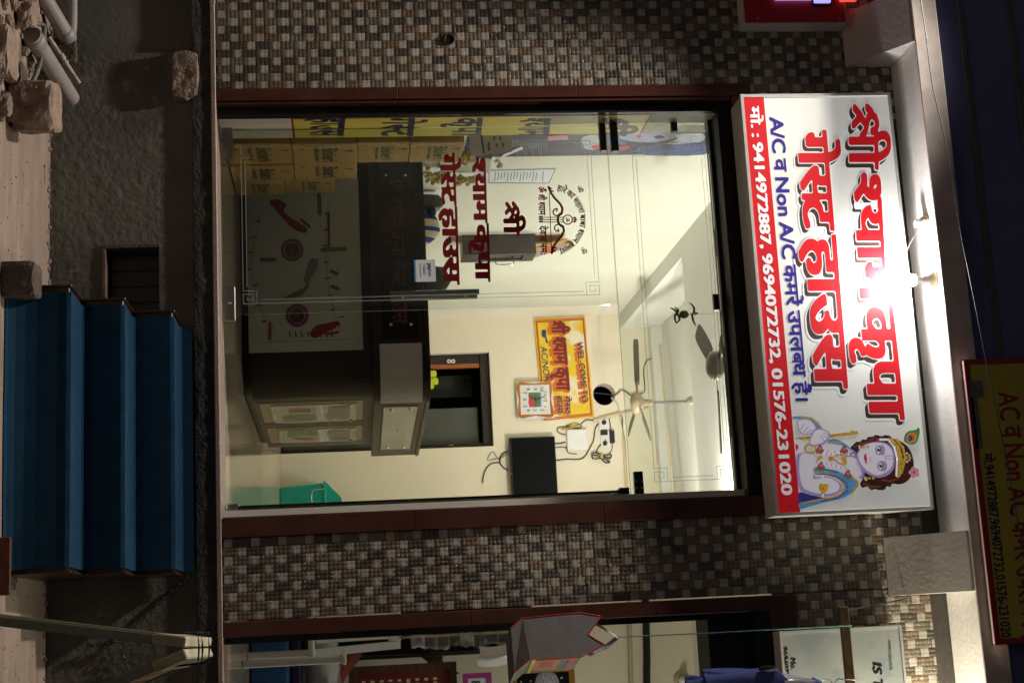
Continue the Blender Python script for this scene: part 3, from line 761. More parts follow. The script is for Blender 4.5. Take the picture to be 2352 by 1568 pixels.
# chain on the plinth
def chain(path, name, label):
    pts = [Vector(p) for p in path]; mb = MB(); L = 0; k = 0
    for a, b in zip(pts, pts[1:]):
        d = (b-a); n_ = int(d.length/.026); d.normalize(); sd = d.cross(Vector((0,1,0))).normalized()
        for i in range(n_):
            c0 = a + d*(.026*(i+.5)); w = sd if (i % 2) else Vector((0,1,0)); ring = []
            for t in range(9):
                an = 2*math.pi*t/8; ring.append(c0 + d*(.018*math.cos(an)) + w*(.008*math.sin(an)))
            mb.tube(ring, .0032, 5, cap=False)
    return tag(obj(name, mb, 'cable_black'), label, 'chain')
Cn = lambda x, y: P(x, y, Y=-.012)
chain([Cn(432,1325), Cn(289,1449), Cn(271,1473), Cn(194,1484)], 'chain', 'black iron chain hanging across the plinth from the steps')
chain([Cn(274,1480), Cn(296,1535), Cn(300,1560)], 'chain', 'short loose end of black chain behind the folding sign')

# ---- folding A-frame sign, near the camera
yA0, yA1 = -4.8, -4.22
apx = P(412,1489,Y=yA0); ztop = apx.z; xa = apx.x; spread = .205; hgt = ztop-GZ
af = thing('folding_sign', 'yellow folding A-frame pavement sign seen end on at lower right', 'sign', (xa,(yA0+yA1)/2,GZ))
for s_, nm in ((-1,'left'),(1,'right')):
    lean = spread if s_ < 0 else .46
    def pt(t, y, o): # t 0 top..1 ground; o = outward offset
        nx, nz = math.cos(math.atan2(lean, hgt)), math.sin(math.atan2(lean, hgt))
        return Vector((xa + s_*(.012 + lean*t + o*nx), y, ztop - hgt*t*1.0 + o*nz))
    def slab_(t0, t1, y0, y1, o0, o1):
        return MB().hexa([pt(t0,y0,o0), pt(t0,y1,o0), pt(t1,y1,o0), pt(t1,y0,o0)], [pt(t0,y0,o1), pt(t0,y1,o1), pt(t1,y1,o1), pt(t1,y0,o1)])
    bd = obj('board', slab_(.05,.93,yA0+.02,yA1-.02,-.004,.006), 'aframe_yellow', af)
    for y in (yA0, yA1-.022): obj('frame_leg', slab_(.045,1.0,y,y+.022,-.009,.0115), 'aframe_grey', af, bevel=.002)
    obj('top_rail', slab_(-.010,.045,yA0-.004,yA1+.004,-.008,.014), 'lemon_block', af, bevel=.003)
    if s_ > 0:
        for (t0, t1, w) in ((.07,.20,.5),(.26,.40,.5),(.46,.60,.5)):
            for k in range(4):
                tt = t0 + (t1-t0)*k/4
                obj('printed_line', slab_(tt, tt+(t1-t0)/4*.62, yA0+.07+.03*(k % 2), yA1-.08-.04*((k+1) % 2), .0061, .0068), 'aframe_red', bd)
for y in (yA0+.16, yA0+.24, yA0+.40):
    mb = MB().tube([(xa-.035,y,ztop-.03),(xa-.034,y,ztop+.022),(xa,y+.004,ztop+.024),(xa+.034,y,ztop+.022),(xa+.036,y,ztop-.03)], .0025, 6)
    obj('tie_wire', mb, 'cable_black', af)

# ================================================================ CANOPY SLAB
SZ, SY = 3.937, -.40
cano = thing('canopy_slab', 'white plastered concrete canopy over the shop fronts carried on two wedge brackets', 'canopy', (-1.5,0,3.6))
obj('slab', MB().box(-6, 3.2, SY, .38, 4.0605, 4.075).box(-6, 3.2, SY+.0015, -.0025, SZ, 4.06), 'plaster_white', cano)
obj('front_edge', MB().box(-6, 3.2, SY-.012, SY, SZ-.004, 4.078), 'marble_brown', cano, bevel=.004)
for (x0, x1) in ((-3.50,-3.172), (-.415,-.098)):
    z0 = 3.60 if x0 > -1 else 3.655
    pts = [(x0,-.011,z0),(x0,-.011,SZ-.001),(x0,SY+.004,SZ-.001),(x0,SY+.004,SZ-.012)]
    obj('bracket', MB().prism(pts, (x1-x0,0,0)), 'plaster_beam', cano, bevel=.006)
# ---- lamp holders and the lit bulb
def lamp_holder(c, lab, ang=0):
    t = thing('lamp_holder', lab, 'lamp holder', c)
    obj('base', MB().lathe([(.0,0),(.046,.0),(.046,-.010),(.036,-.016),(.034,-.030),(.026,-.034)], c, (0,0,1), 24), 'cream_paint', t)
    obj('socket', MB().lathe([(.026,-.030),(.023,-.060),(.024,-.066),(.019,-.068),(.0,-.068)], c, (0,0,1), 20), 'white_plastic', t)
    return t
c1 = P(2128,512,Z=SZ-.0005)
lamp_holder(c1, 'empty cream ceiling lamp holder on the canopy left of the lit bulb')
c2 = P(2148,642,Z=SZ-.0005)
lamp_holder(c2, 'ceiling lamp holder above the sign that holds the lit bulb')
bulb = thing('lit_bulb', 'glowing white bulb lighting the large sign from the canopy', 'light bulb', c2)
bz = c2.z-.062
obj('bulb_cap', MB().lathe([(.014,0),(.014,-.03),(.020,-.04),(.0305,-.055)], (c2.x,c2.y,bz), (0,0,1), 20), 'white_plastic', bulb)
obj('bulb_globe', MB().lathe([(.0305,-.055),(.034,-.075),(.032,-.10),(.022,-.118),(.008,-.126),(.0,-.127)], (c2.x,c2.y,bz), (0,0,1), 24), 'bulb_glow', bulb)
ld = bpy.data.lights.new('bulb_light', 'POINT'); ld.energy = 70; ld.shadow_soft_size = .035; ld.color = (1,.98,.95)
lo = bpy.data.objects.new('bulb_light', ld); COL.objects.link(lo); lo.location = (c2.x, c2.y, bz-.135); 
w = [c1+Vector((.03,0,-.03))] + [P(a,b,Y=SY+.10) for a,b in ((2098,545),(2078,590),(2074,640))]
tag(obj('lamp_wire', MB().tube(curve_pts(w), .0028, 6), 'cable_white'), 'thin twisted wire drooping from the empty lamp holder to the sign', 'wire')

# ================================================================ MAIN SIGN
SF = -.242
sx0, sx1, sz0, sz1 = -2.918, -.548, 2.945, 3.815
sg = thing('shop_sign', 'large white guest house sign board with red lettering and a printed child figure', 'sign', ((sx0+sx1)/2,-.12,sz0))
obj('sign_box', MB().box(sx0, sx1, SF+.004, -.014, sz0, sz1), 'alum', sg)
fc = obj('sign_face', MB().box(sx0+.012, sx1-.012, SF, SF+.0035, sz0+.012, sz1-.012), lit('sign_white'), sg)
fr = MB()
fr.box(sx0-.004, sx1+.004, SF-.006, SF+.03, sz0-.004, sz0+.012).box(sx0-.004, sx1+.004, SF-.006, SF+.03, sz1-.012, sz1+.004)
fr.box(sx0-.004, sx0+.012, SF-.0055, SF+.03, sz0+.0125, sz1-.0125).box(sx1-.012, sx1+.004, SF-.0055, SF+.03, sz0+.0125, sz1-.0125)
obj('sign_frame', fr, 'alum', sg)
LIFT = [0.0]
def S(x, y): LIFT  ; return P(x, y, Y=SF-LIFT[0])
k2 = crop(2550,300,1.96); k3 = crop(2550,1000,1.7425); k5 = crop(2750,1400,3.485)
def Sx(k, cx, cy, lift): q = P(*k(cx,cy), Y=SF); return Vector((q.x, SF-lift, q.z))
# red band
rb0, rb1 = Sx(k2,312,100,0).z, Sx(k3,492,1425,0).z
zb = (rb0+rb1)/2
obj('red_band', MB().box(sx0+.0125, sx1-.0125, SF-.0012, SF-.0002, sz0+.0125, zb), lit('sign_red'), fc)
def sign_text(s, bl, br, hl, bold, m_, lift, N=34, H=None, shift=(0,0), name='lettering', fat=None):
    f = lambda k: Sx(k[0], k[1], k[2], lift)
    return obj(name, lettering(s, f(bl), f(br), f(hl), bold, N, H, n=(0,-1,0), shift=shift, fat=fat), lit(m_), fc)
BIG = [('श्री', (k2,893,125), (k2,900,575), (k2,1092,125), .052),
       ('श्याम', (k2,925,612), (k2,978,1508), (k2,1108,612), .052),
       ('कृपा', (k3,862,150), (k3,930,828), (k3,1066,150), .052),
       ('गेस्ट', (k2,536,332), (k2,588,995), (k2,738,332), .052),
       ('हाउस', (k2,590,1062), (k3,592,632), (k2,805,1062), .052)]
for s, bl, br, hl, bd_ in BIG:
    FAT = (.022, .008) if s == 'श्री' else (.042, .013)
    for j in range(7):
        t = j/6; sign_text(s, bl, br, hl, (.026 if j == 0 else .012), 'print_white' if j == 0 else 'sign_shadow', .0010+.00005*j, 30, fat=FAT, shift=(.022+.045*(1-t)+.006*(j==0), -.022-.050*(1-t)-.006*(j==0)), name='letter_shadow')
    sign_text(s, bl, br, hl, .017, 'print_white', .0018, 40, name='letter_outline', fat=FAT)
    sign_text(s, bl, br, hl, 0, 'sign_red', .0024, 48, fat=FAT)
sign_text('A/C व Non A/C कमरें उपलब्ध हैं।', (k2,347,228), (k3,470,745), (k2,433,228), .004, 'sign_blue', .0012, 34, H=.66, fat=(.026,.012))
sign_text('मो. : 9414972887, 9694072732, 01576-231020', (k2,207,155), (k3,384,1312), (k2,272,155), .004, 'print_white', .0022, 34, H=.66, fat=(.034,.014))
sign_text('।। श्री श्याम ।।', (k2,1238,1290), (k3,1122,215), (k2,1268,1290), .012, 'print_orange', .0012, 18)
# printed child figure with crown and flute
pic = obj('printed_figure', flat([(480,620),(860,600),(930,690),(1000,720),(1070,1020),(980,1080),(860,1000),(700,940),(470,930)], lambda a,b: Sx(k5,a,b,.0010), 3), lit('skin_lilac'), fc)
lay = [.0012]
def pr(m_, pts, smooth=4, name='print'):
    lay[0] += .00004; l = lay[0]
    return obj(name, flat(pts, lambda a,b: Sx(k5,a,b,l), smooth), lit(m_), pic)
def pl_(m_, paths, r, name='print'):
    lay[0] += .00004; l = lay[0]
    return obj(name, strokes(paths, r, lambda a,b: Sx(k5,a,b,l), 4), lit(m_), pic)
def dots(m_, pts, r, name='print'):
    lay[0] += .00004; l = lay[0]; mb = MB()
    for a, b in pts: mb.poly([Sx(k5, a+r*math.cos(t*math.pi/5), b+r*math.sin(t*math.pi/5), l) for t in range(10)])
    return obj(name, mb, lit(m_), pic)
def seq(a, b, n): return [(a[0]+(b[0]-a[0])*i/(n-1), a[1]+(b[1]-a[1])*i/(n-1)) for i in range(n)]
LB = lambda y: 205 + (y-260)*.072          # edge of the red band
pr('print_sky', [(LB(262)+4,262),(330,258),(430,275),(500,330),(545,400),(480,450),(440,380),(360,300),(LB(290)+4,290)])
pl_('print_gold', [[(300,262),(430,280),(510,340),(560,410)]], 10)
pr('print_sky', [(620,560),(700,535),(780,555),(880,620),(970,700),(900,660),(800,610),(700,600)])
pl_('print_gold', [[(640,590),(720,575),(800,585)]], 9)
pr('skin_shade', [(860,755),(930,700),(1000,690),(1110,960),(1070,1035),(960,960),(890,880)])
pr('skin_lilac', [(850,780),(930,760),(1000,800),(1040,900),(1060,980),(980,1000),(880,920)])
pr('print_deepblue', [(LB(1200)+8,1200),(420,1225),(560,1255),(700,1262),(600,1300),(400,1330),(LB(1350)+8,1360)])
pr('print_sky', [(470,890),(600,905),(740,930),(850,975),(930,1010),(1010,1075),(1000,1130),(920,1210),(800,1275),(600,1320),(400,1375),(LB(1400)+10,1400),(LB(1330)+8,1325),(500,1295),(690,1265),(800,1210),(830,1140),(780,1050),(680,1000),(560,965),(465,950)])
pl_('print_gold', [[(470,945),(600,955),(720,990),(810,1060),(842,1140),(800,1215),(690,1262),(480,1295),(320,1330)],[(930,1005),(1010,1070),(1005,1120),(930,1205)]], 11)
pl_('print_deepblue', [[(480,965),(600,975),(740,1000),(860,1080),(880,1150)],[(880,1180),(760,1262),(560,1305)],[(500,905),(640,915),(760,950)]], 6)
pr('skin_shade', [(LB(720)+8,745),(300,715),(420,690),(475,730),(465,990),(640,1000),(760,1055),(815,1120),(800,1185),(700,1240),(560,1248),(400,1222),(285,1155),(255,950)])
pr('skin_lilac', [(300,740),(420,705),(470,745),(455,1000),(480,1030),(640,1015),(750,1070),(780,1130),(740,1190),(620,1215),(450,1195),(330,1130),(285,950)])
pr('print_white', [(560,985),(580,985),(590,1260),(565,1265)], 0)
dots('print_gold', [(585,1130),(560,1150),(600,1160),(580,1185),(555,1120),(610,1125)], 34)
dots('print_brown', [(583,1152)], 9)
# hands, flute
pr('skin_shade', [(260,310),(330,285),(420,300),(485,370),(490,430),(420,480),(320,480),(270,420)])
pr('skin_lilac', [(270,320),(335,300),(415,312),(470,375),(478,425),(415,468),(325,468),(282,410)])
pl_('skin_shade', [[(300,430),(345,350)],[(330,455),(395,390)],[(370,465),(440,425)]], 5)
pl_('print_gold', [[(LB(535)+30,538),(620,510),(980,465)]], 21)
pl_('print_orange', [[(300,525),(440,512)],[(640,490),(860,470)]], 5)
dots('print_gold', [(935,455),(985,462)], 26)
pr('skin_shade', [(400,600),(420,500),(470,420),(560,410),(650,450),(660,500),(630,560),(590,600),(500,625),(440,630)])
pr('skin_lilac', [(415,590),(440,505),(485,435),(560,425),(635,458),(640,500),(610,550),(565,585),(490,608),(445,612)])
pl_('skin_shade', [[(590,455),(645,490)],[(575,480),(630,530)],[(550,500),(600,570)]], 4)
pl_('print_gold', [[(345,640),(395,600),(470,625),(495,680),(440,715),(370,700),(345,640)]], 11)
pr('skin_lilac', [(LB(560)+10,560),(290,540),(325,590),(315,680),(270,720),(LB(720)+4,720)])
pr('print_rose', [(LB(610)+4,605),(265,615),(272,650),(240,690),(LB(690)+4,690)])
# garlands and jewels
for a, b, n_ in (((500,716),(980,735),18), ((495,812),(860,905),14), ((560,690),(870,708),10)):
    dots('print_white', seq(a, b, n_), 11); dots('print_rose', seq(a, b, n_//2), 10)
pl_('print_gold', [[(700,760),(760,735),(865,745)],[(700,780),(770,840),(850,860)]], 9)
dots('print_gold', [(530,770),(550,765),(520,785),(665,770),(690,785),(665,795),(820,780),(840,770),(845,800),(830,830),(850,830)], 22)
for a, b in ((535,665),(835,668),(548,872),(880,972)):
    dots('print_green', [(a+30,b+18),(a-28,b+20),(a+6,b-32),(a,b+36)], 24); dots('print_rose', [(a,b)], 37); dots('print_pink', [(a+6,b-8)], 14)
# head
pr('print_hair', [(915,650),(960,600),(985,575),(1040,570),(1060,545),(1110,545),(1130,515),(1190,510),(1230,488),(1300,505),(1340,490),(1400,500),(1440,535),(1520,560),(1610,620),(1670,720),(1695,830),(1690,920),(1655,1010),(1600,1070),(1520,1098),(1430,1090),(1410,1130),(1360,1120),(1340,1160),(1270,1170),(1220,1155),(1170,1168),(1120,1125),(1060,1140),(1032,1090),(1060,1040),(1090,960),(1040,800),(980,700)], 3)
pl_('print_hairlight', [[(960,640),(1040,600),(1120,570),(1220,530)],[(1080,1090),(1180,1130),(1280,1120)],[(1300,1040),(1400,1060),(1500,1030)],[(1330,530),(1420,560)]], 11)
pr('skin_shade', [(995,760),(1005,690),(1075,610),(1200,574),(1335,580),(1425,640),(1458,720),(1460,850),(1430,935),(1355,995),(1240,1014),(1120,968),(1045,900),(1005,830)])
pr('skin_lilac', [(1008,750),(1020,695),(1085,622),(1200,586),(1325,592),(1405,648),(1438,725),(1435,840),(1400,910),(1330,962),(1240,985),(1135,940),(1070,880),(1030,820)])
for ey, ex in ((675,1265),(872,1290)):
    pr('skin_shade', [(ex-45,ey-15),(ex-20,ey-55),(ex+30,ey-55),(ex+62,ey-10),(ex+55,ey+45),(ex,ey+60),(ex-40,ey+35)])
    pr('print_white', [(ex-26,ey-8),(ex-5,ey-48),(ex+18,ey-22),(ex+20,ey+22),(ex,ey+50),(ex-22,ey+25)])
    dots('print_brown', [(ex-2,ey)], 22); dots('print_white', [(ex+6,ey-8)], 5)
    pl_('print_brown', [[(ex-4,ey-52),(ex+22,ey-24),(ex+24,ey+22),(ex,ey+54)]], 4)
    pl_('skin_shade', [[(ex+42,ey-62),(ex+68,ey-18),(ex+66,ey+30),(ex+48,ey+62)]], 8)
pr('print_lip', [(1082,740),(1112,720),(1108,752),(1122,780),(1112,812),(1122,845),(1096,822),(1084,785)])
pl_('print_brown', [[(1107,722),(1104,780),(1120,848)]], 2.5)
dots('skin_shade', [(1158,772),(1160,806)], 9)
pl_('skin_shade', [[(1450,745),(1350,748),(1338,765),(1350,782),(1450,782)]], 4)
pl_('print_gold', [[(1405,555),(1490,640),(1530,760),(1525,870),(1500,985)]], 32)
pl_('print_gold', [[(1480,545),(1560,640),(1590,760),(1570,860),(1540,960)]], 15)
dots('print_white', seq((1400,570),(1455,640),4)+seq((1460,650),(1492,790),7)+seq((1490,800),(1482,985),8), 16)
dots('print_brown', seq((1420,575),(1470,650),4)+seq((1478,660),(1508,790),6)+seq((1506,810),(1498,970),7), 7)
dots('print_rose', [(1540,602),(1545,700),(1540,850)], 13); dots('print_deepblue', [(1558,755)], 13)
dots('print_white', [(1640,740),(1650,770),(1640,800),(1612,715),(1612,820)], 12); pl_('print_gold', [[(1590,765),(1650,735)],[(1590,770),(1660,770)],[(1590,775),(1645,808)]], 5)
pr('print_white', [(1270,530),(1390,535),(1390,560),(1272,562)], 0); dots('print_rose', [(1250,545),(1252,560)], 14)
for a, b in ((1050,640),(1120,1025)): dots('print_gold', [(a,b),(a+30,b-5),(a+75,b-5)], 17); dots('print_white', [(a-25,b-14),(a-28,b+6),(a-12,b+20)], 10)
pr('print_green', [(1575,560),(1590,480),(1640,440),(1720,425),(1755,395),(1770,440),(1755,520),(1730,580),(1680,608),(1620,595)])
pr('print_gold', [(1605,545),(1625,480),(1680,460),(1725,490),(1725,545),(1680,585),(1630,580)])
pr('print_orange', [(1615,540),(1635,485),(1680,470),(1714,497),(1712,540),(1675,572),(1635,568)]); dots('print_deepblue', [(1652,530)], 31); dots('print_sky', [(1640,530)], 11)
dots('print_pink', [(1690,910),(1730,930),(1660,950),(1735,975),(1690,990)], 31); dots('print_rose', [(1700,950)], 17)

# ================================================================ RED LIGHT BOX AT THE LEFT
a, b = P(1712,52,Y=-.13), P(1935,52,Y=-.13)
rx1 = (a.x+b.x)/2; rz0, rz1 = a.z, b.z+.02
rs = thing('red_light_box', 'red neighbouring light box sign with violet lit letters at upper left', 'sign', (rx1-.6,-.07,rz0))
obj('box_body', MB().box(rx1-1.3, rx1+.008, -.127, -.014, rz0-.006, rz1+.006), 'alum', rs)
obj('red_face', MB().box(rx1-1.3, rx1, -.132, -.1275, rz0, rz1), 'red_box', rs)
for px in (1740,1928):
    q = P(px,43,Y=-.133); obj('screw', MB().lathe([(.0,.004),(.005,.004),(.0085,.001),(.0085,0)], (q.x,-.1325,q.z), (0,-1,0), 12), 'steel', rs)
q0, q1 = P(1780,0,Y=-.14), P(1905,0,Y=-.14)
let = obj('raised_letter', MB().box(rx1-.75, q0.x+.003, -.165, -.133, q0.z, q1.z-.10).box(rx1-.75, q0.x+.028, -.165, -.133, q1.z-.0995, q1.z), 'led_violet', rs, bevel=.004)
obj('letter_rim', MB().box(rx1-.76, q0.x+.034, -.150, -.1325, q1.z-.108, q1.z+.007), 'ink_navy', rs)
obj('raised_letter', MB().box(rx1-.9, q0.x+.015, -.165, -.133, q1.z+.06, q1.z+.16), 'led_red', rs, bevel=.004)

# ================================================================ ABOVE THE CANOPY
par = thing('parapet', 'dark navy clad parapet with olive battens above the canopy', 'parapet', (-1.5,-.2,4.08))
obj('cladding', MB().box(-6, 3.2, SY+.05, -.1, 4.079, 6.0), 'navy_sheet', par)
for px in (2198,2312):
    z = P(px,10,Y=SY+.04).z; obj('batten', MB().box(-6, 3.2, SY+.042, SY+.0495, z, z+.03), 'olive_batten', par, bevel=.002)
for z in (4.9,5.2,5.5): obj('batten', MB().box(-6, 3.2, SY+.042, SY+.0495, z, z+.03), 'olive_batten', par, bevel=.002)
YF = -.46
a, b, c = P(2212,826,Y=YF), P(2287,1480,Y=YF), None
fz = (a.z+b.z)/2; fx0, fx1 = a.x, b.x
ys = thing('yellow_banner_board', 'dim yellow room board with red border and silver tape on the parapet', 'sign', ((fx0+fx1)/2,YF,fz))
obj('back_frame', MB().box(fx0+.004, fx1-.004, YF+.004, YF+.04, fz+.004, fz+.95), 'alum', ys)
fy = obj('flex_face', MB().box(fx0+.03, fx1-.03, YF, YF+.0035, fz+.03, fz+.92), 'yellow_flex', ys)
bd = MB().box(fx0, fx1, YF-.002, YF+.006, fz, fz+.03).box(fx0, fx1, YF-.002, YF+.006, fz+.92, fz+.95).box(fx0, fx0+.03, YF-.0018, YF+.0055, fz+.0302, fz+.9198).box(fx1-.03, fx1, YF-.0018, YF+.0055, fz+.0302, fz+.9198)
obj('red_border', bd, 'flex_red', ys)
def Fp(x, y, l): q = P(x, y, Y=YF); return Vector((q.x, YF-l, q.z))
obj('lettering', lettering('मो.9414972887,9694072732,01576-231020', Fp(2258,1042,.001), Fp(2301,1464,.001), Fp(2278,1040,.001), .024, 26, .66, n=(0,-1,0)), 'ink_navy', fy)
obj('lettering', lettering('AC व Non AC कमरे उपलब्ध हैं', Fp(2292,901,.001), Fp(2352,1480,.001), Fp(2335,899,.001), .018, 26, .66, n=(0,-1,0)), 'flex_red', fy)
a, b = Fp(2228,875,.0012), Fp(2252,1030,.0012)
obj('silver_tape', MB().box(a.x, b.x, YF-.002, YF-.0006, Fp(2240,950,0).z-.018, Fp(2240,950,0).z+.02).box(a.x, a.x+.09, YF-.003, YF-.0021, Fp(2240,900,0).z-.03, Fp(2240,900,0).z+.045), 'silver_tape', fy)
tag(obj('overhead_cable', MB().tube(curve_pts([P(x,y,Y=-.56) for x,y in ((2105,-60),(2126,76),(2142,198),(2169,314),(2204,519),(2240,700),(2267,838),(2308,1040),(2348,1247),(2390,1440))]), .0032, 6), 'cable_black'), 'thin black cable slanting across the parapet and the yellow board', 'cable')

# ---- street lamp bracketed to the parapet, above the picture
LP = Vector((-4.0, -1.02, 5.6))
sl_ = thing('street_lamp', 'wall mounted street lamp bracketed out above the canopy', 'street lamp', (LP.x,SY,5.7))
obj('arm', MB().tube(curve_pts([(LP.x,SY+.05,5.40),(LP.x,-.7,5.65),(LP.x,LP.y+.12,5.72)]), .022, 10), 'steel', sl_)
obj('lamp_head', MB().lathe([(.0,.14),(.05,.14),(.09,.10),(.17,.02),(.175,.0),(.165,.0),(.08,.09),(.0,.10)], LP, (0,0,1), 28), 'grey_plastic', sl_)
obj('lamp_globe', MB().lathe([(.03,.09),(.06,.06),(.055,.03),(.0,.012)], LP, (0,0,1), 18), 'lamp_dim', sl_)
l = bpy.data.lights.new('street_light', 'SPOT'); l.energy = 1350; l.spot_size = math.radians(79); l.spot_blend = .16; l.shadow_soft_size = .11; l.color = (1,.91,.82)
o = bpy.data.objects.new('street_light', l); COL.objects.link(o); o.location = LP; o.rotation_euler = (Vector((-.445,.40,1))).to_track_quat('Z','Y').to_euler()
# ---- second bulb under the canopy, in front of the right shop
c3 = Vector((1.15, -.345, SZ-.0005))
lamp_holder(c3, 'ceiling lamp holder under the canopy in front of the right shop')
b2 = thing('lit_bulb', 'glowing warm bulb under the canopy in front of the right shop', 'light bulb', c3)
obj('bulb_cap', MB().lathe([(.014,0),(.014,-.03),(.020,-.04),(.0305,-.055)], (c3.x,c3.y,c3.z-.062), (0,0,1), 20), 'white_plastic', b2)
obj('bulb_globe', MB().lathe([(.0305,-.055),(.034,-.075),(.032,-.10),(.022,-.118),(.008,-.126),(.0,-.127)], (c3.x,c3.y,c3.z-.062), (0,0,1), 24), 'bulb_glow', b2)
ld = bpy.data.lights.new('bulb_light', 'POINT'); ld.energy = 170; ld.shadow_soft_size = .035; ld.color = (1,.92,.70)
lo = bpy.data.objects.new('bulb_light', ld); COL.objects.link(lo); lo.location = (c3.x, c3.y, c3.z-.20)
# ================================================================ GLASS FRONT
GY = .22
k4 = crop(1450,300,1.96); k1 = crop(750,400,1.96); k6 = crop(750,1000,1.96); k7 = crop(1750,1050,1.96); k8 = crop(1500,1200,3.136)
ZL = P(1405,500,Y=GY).z                     # top of the leaves
XM = P(900,713,Y=GY).x                      # right edge of the left leaf
lf = thing('glass_door', 'closed left leaf of the glass entrance with dark red lettering and a bow emblem', 'glass door', (-2.4,GY,0))
obj('pane', MB().box(-2.915, XM, GY, GY+.012, .012, ZL), 'pane', lf)
def G(k, cx, cy, lift=.002): q = P(*k(cx,cy), Y=GY); return Vector((q.x, GY-lift, q.z))
def Gd(x, y, lift=.002): q = P(x, y, Y=GY); return Vector((q.x, GY-lift, q.z))
def gbox(x0, x1, y0, y1, ya, yb, ref=None):
    a, b = P(x0, y0, Y=GY), P(x1, y1, Y=GY); return MB().box(a.x, b.x, ya, yb, a.z, b.z)
obj('bottom_patch', gbox(511,535,292,360,GY-.012,GY+.024), 'steel', lf, bevel=.002)
lk = obj('lock_patch', gbox(516,541,660,736,GY-.012,GY+.024), 'steel', lf, bevel=.002)
q = P(528,697,Y=GY); obj('key_hole', MB().lathe([(.0,.003),(.006,.003),(.008,0)], (q.x,GY-.0125,q.z), (0,-1,0), 12), 'chrome', lk)
obj('top_patch', gbox(1375,1393,276,347,GY-.014,GY+.026), 'patch_dark', lf, bevel=.002)
for yy, z0_, z1_ in ((GY-.05,897,1100),(GY+.062,897,1096)):
    a, b = P(z0_,668 if yy < GY else 680,Y=yy), P(z1_,664 if yy < GY else 682,Y=yy); x = XM-.085
    hd = obj('handle', MB().tube([(x,yy,a.z),(x,yy,b.z)], .016, 18), 'chrome', lf)
    mb = MB()
    for t in (.14,.86):
        z = a.z+(b.z-a.z)*t; ys_ = (yy, GY) if yy < GY else (GY+.012, yy); mb.tube([(x,ys_[0],z),(x,ys_[1],z)], .009, 12)
    obj('standoff', mb, 'chrome', hd)
def gtext(s, bl, br, hl, bold, N=40, lift=.0015, m_='glass_red', H=None):
    fat = (.056,.018) if bold > .042 else None
    return obj('lettering', lettering(s, G(k4,*bl,lift), G(k4,*br,lift), G(k4,*hl,lift), 0 if fat else bold, N, H, n=(0,-1,0), fat=fat), m_, lf)
gtext('श्री', (655,808), (660,1042), (757,808), .03)
gtext('श्याम', (436,505), (450,948), (526,505), .046)
gtext('कृपा', (452,975), (462,1354), (550,975), .046)
gtext('गेस्ट', (215,485), (228,828), (312,485), .046)
gtext('हाउस', (226,858), (242,1374), (330,858), .046)
gtext('ॐ श्री श्याम', (893,708), (900,905), (935,708), .034, 28)
gtext('देवाय नमः', (905,980), (912,1182), (947,980), .034, 28)
gtext('ॐ', (1165,702), (1167,752), (1205,702), .02, 24, H=.8); gtext('ॐ', (1190,1127), (1192,1178), (1230,1127), .02, 24, H=.8)
# text set on an arc
def arc_text(s, c, R, a0, a1, hgt, bold, N=26):
    xs, ys, F_, Wd = text_field(s, N, .1); mb = MB()
    for pl in contour(xs, ys, F_-bold):
        pp = []
        for a, b in pl:
            th = a0 + (a1-a0)*a/Wd; r = R + b/.622*hgt
            pp.append(G(k4, c[0]+r*math.cos(th), c[1]+r*math.sin(th), .0015))
        mb.poly(pp)
    obj('lettering', mb, 'glass_red', lf)
arc_text('हारे का सहारा बाबा श्याम हमारा', (974,940), 212, -1.33, 1.25, 38, .032)
em = []
def arcp(c, r, a0, a1, n=10): return [(c[0]+r*math.cos(a0+(a1-a0)*i/n), c[1]+r*math.sin(a0+(a1-a0)*i/n)) for i in range(n+1)]
gl = lambda a, b: G(k4, a, b, .0015)
obj('bow_emblem', strokes([[(968,712),(985,755),(1010,790),(1045,825),(1064,860),(1058,895),(1035,912),(1030,940),(1040,970),(1068,985),(1074,1015),(1055,1055),(1020,1095),(998,1130),(990,1170)]], 8, gl, 3), 'glass_red', lf)
obj('bow_scroll', strokes([arcp((1022,886),24,.3,5.0)+[(1022,880)], arcp((1032,995),24,-.3,-5.0)+[(1032,1001)], [(965,718),(990,722)],[(972,735),(1000,742)],[(985,1165),(1015,1155)],[(995,1140),(1020,1130)]], 4.5, gl, 2.5), 'glass_red', lf)
obj('bow_string', strokes([[(972,755),(988,1160)],[(905,922),(1070,922)],[(905,938),(1070,938)],[(905,955),(1070,955)],[(1128,925),(1150,925)],[(1128,938),(1158,938)],[(1128,952),(1150,952)]]+[[(908+j*9,y-9),(900+j*9,y)] for j in range(3) for y in (922,938,955)], 3, gl, 2), 'glass_red', lf)
obj('arrow_disc', strokes([arcp((1100,938),32,0,6.2832,20)], 4, gl, 2.5), 'glass_red', lf)
obj('arrow_tip', flat([(1142,915),(1165,925),(1142,935)], gl, 0, flat([(1148,928),(1172,938),(1148,948)], gl, 0, flat([(1142,941),(1165,952),(1142,961)], gl))), 'glass_red', lf)
gtext('ॐ', (1084,920), (1085,957), (1110,920), .03, 20, H=.8)
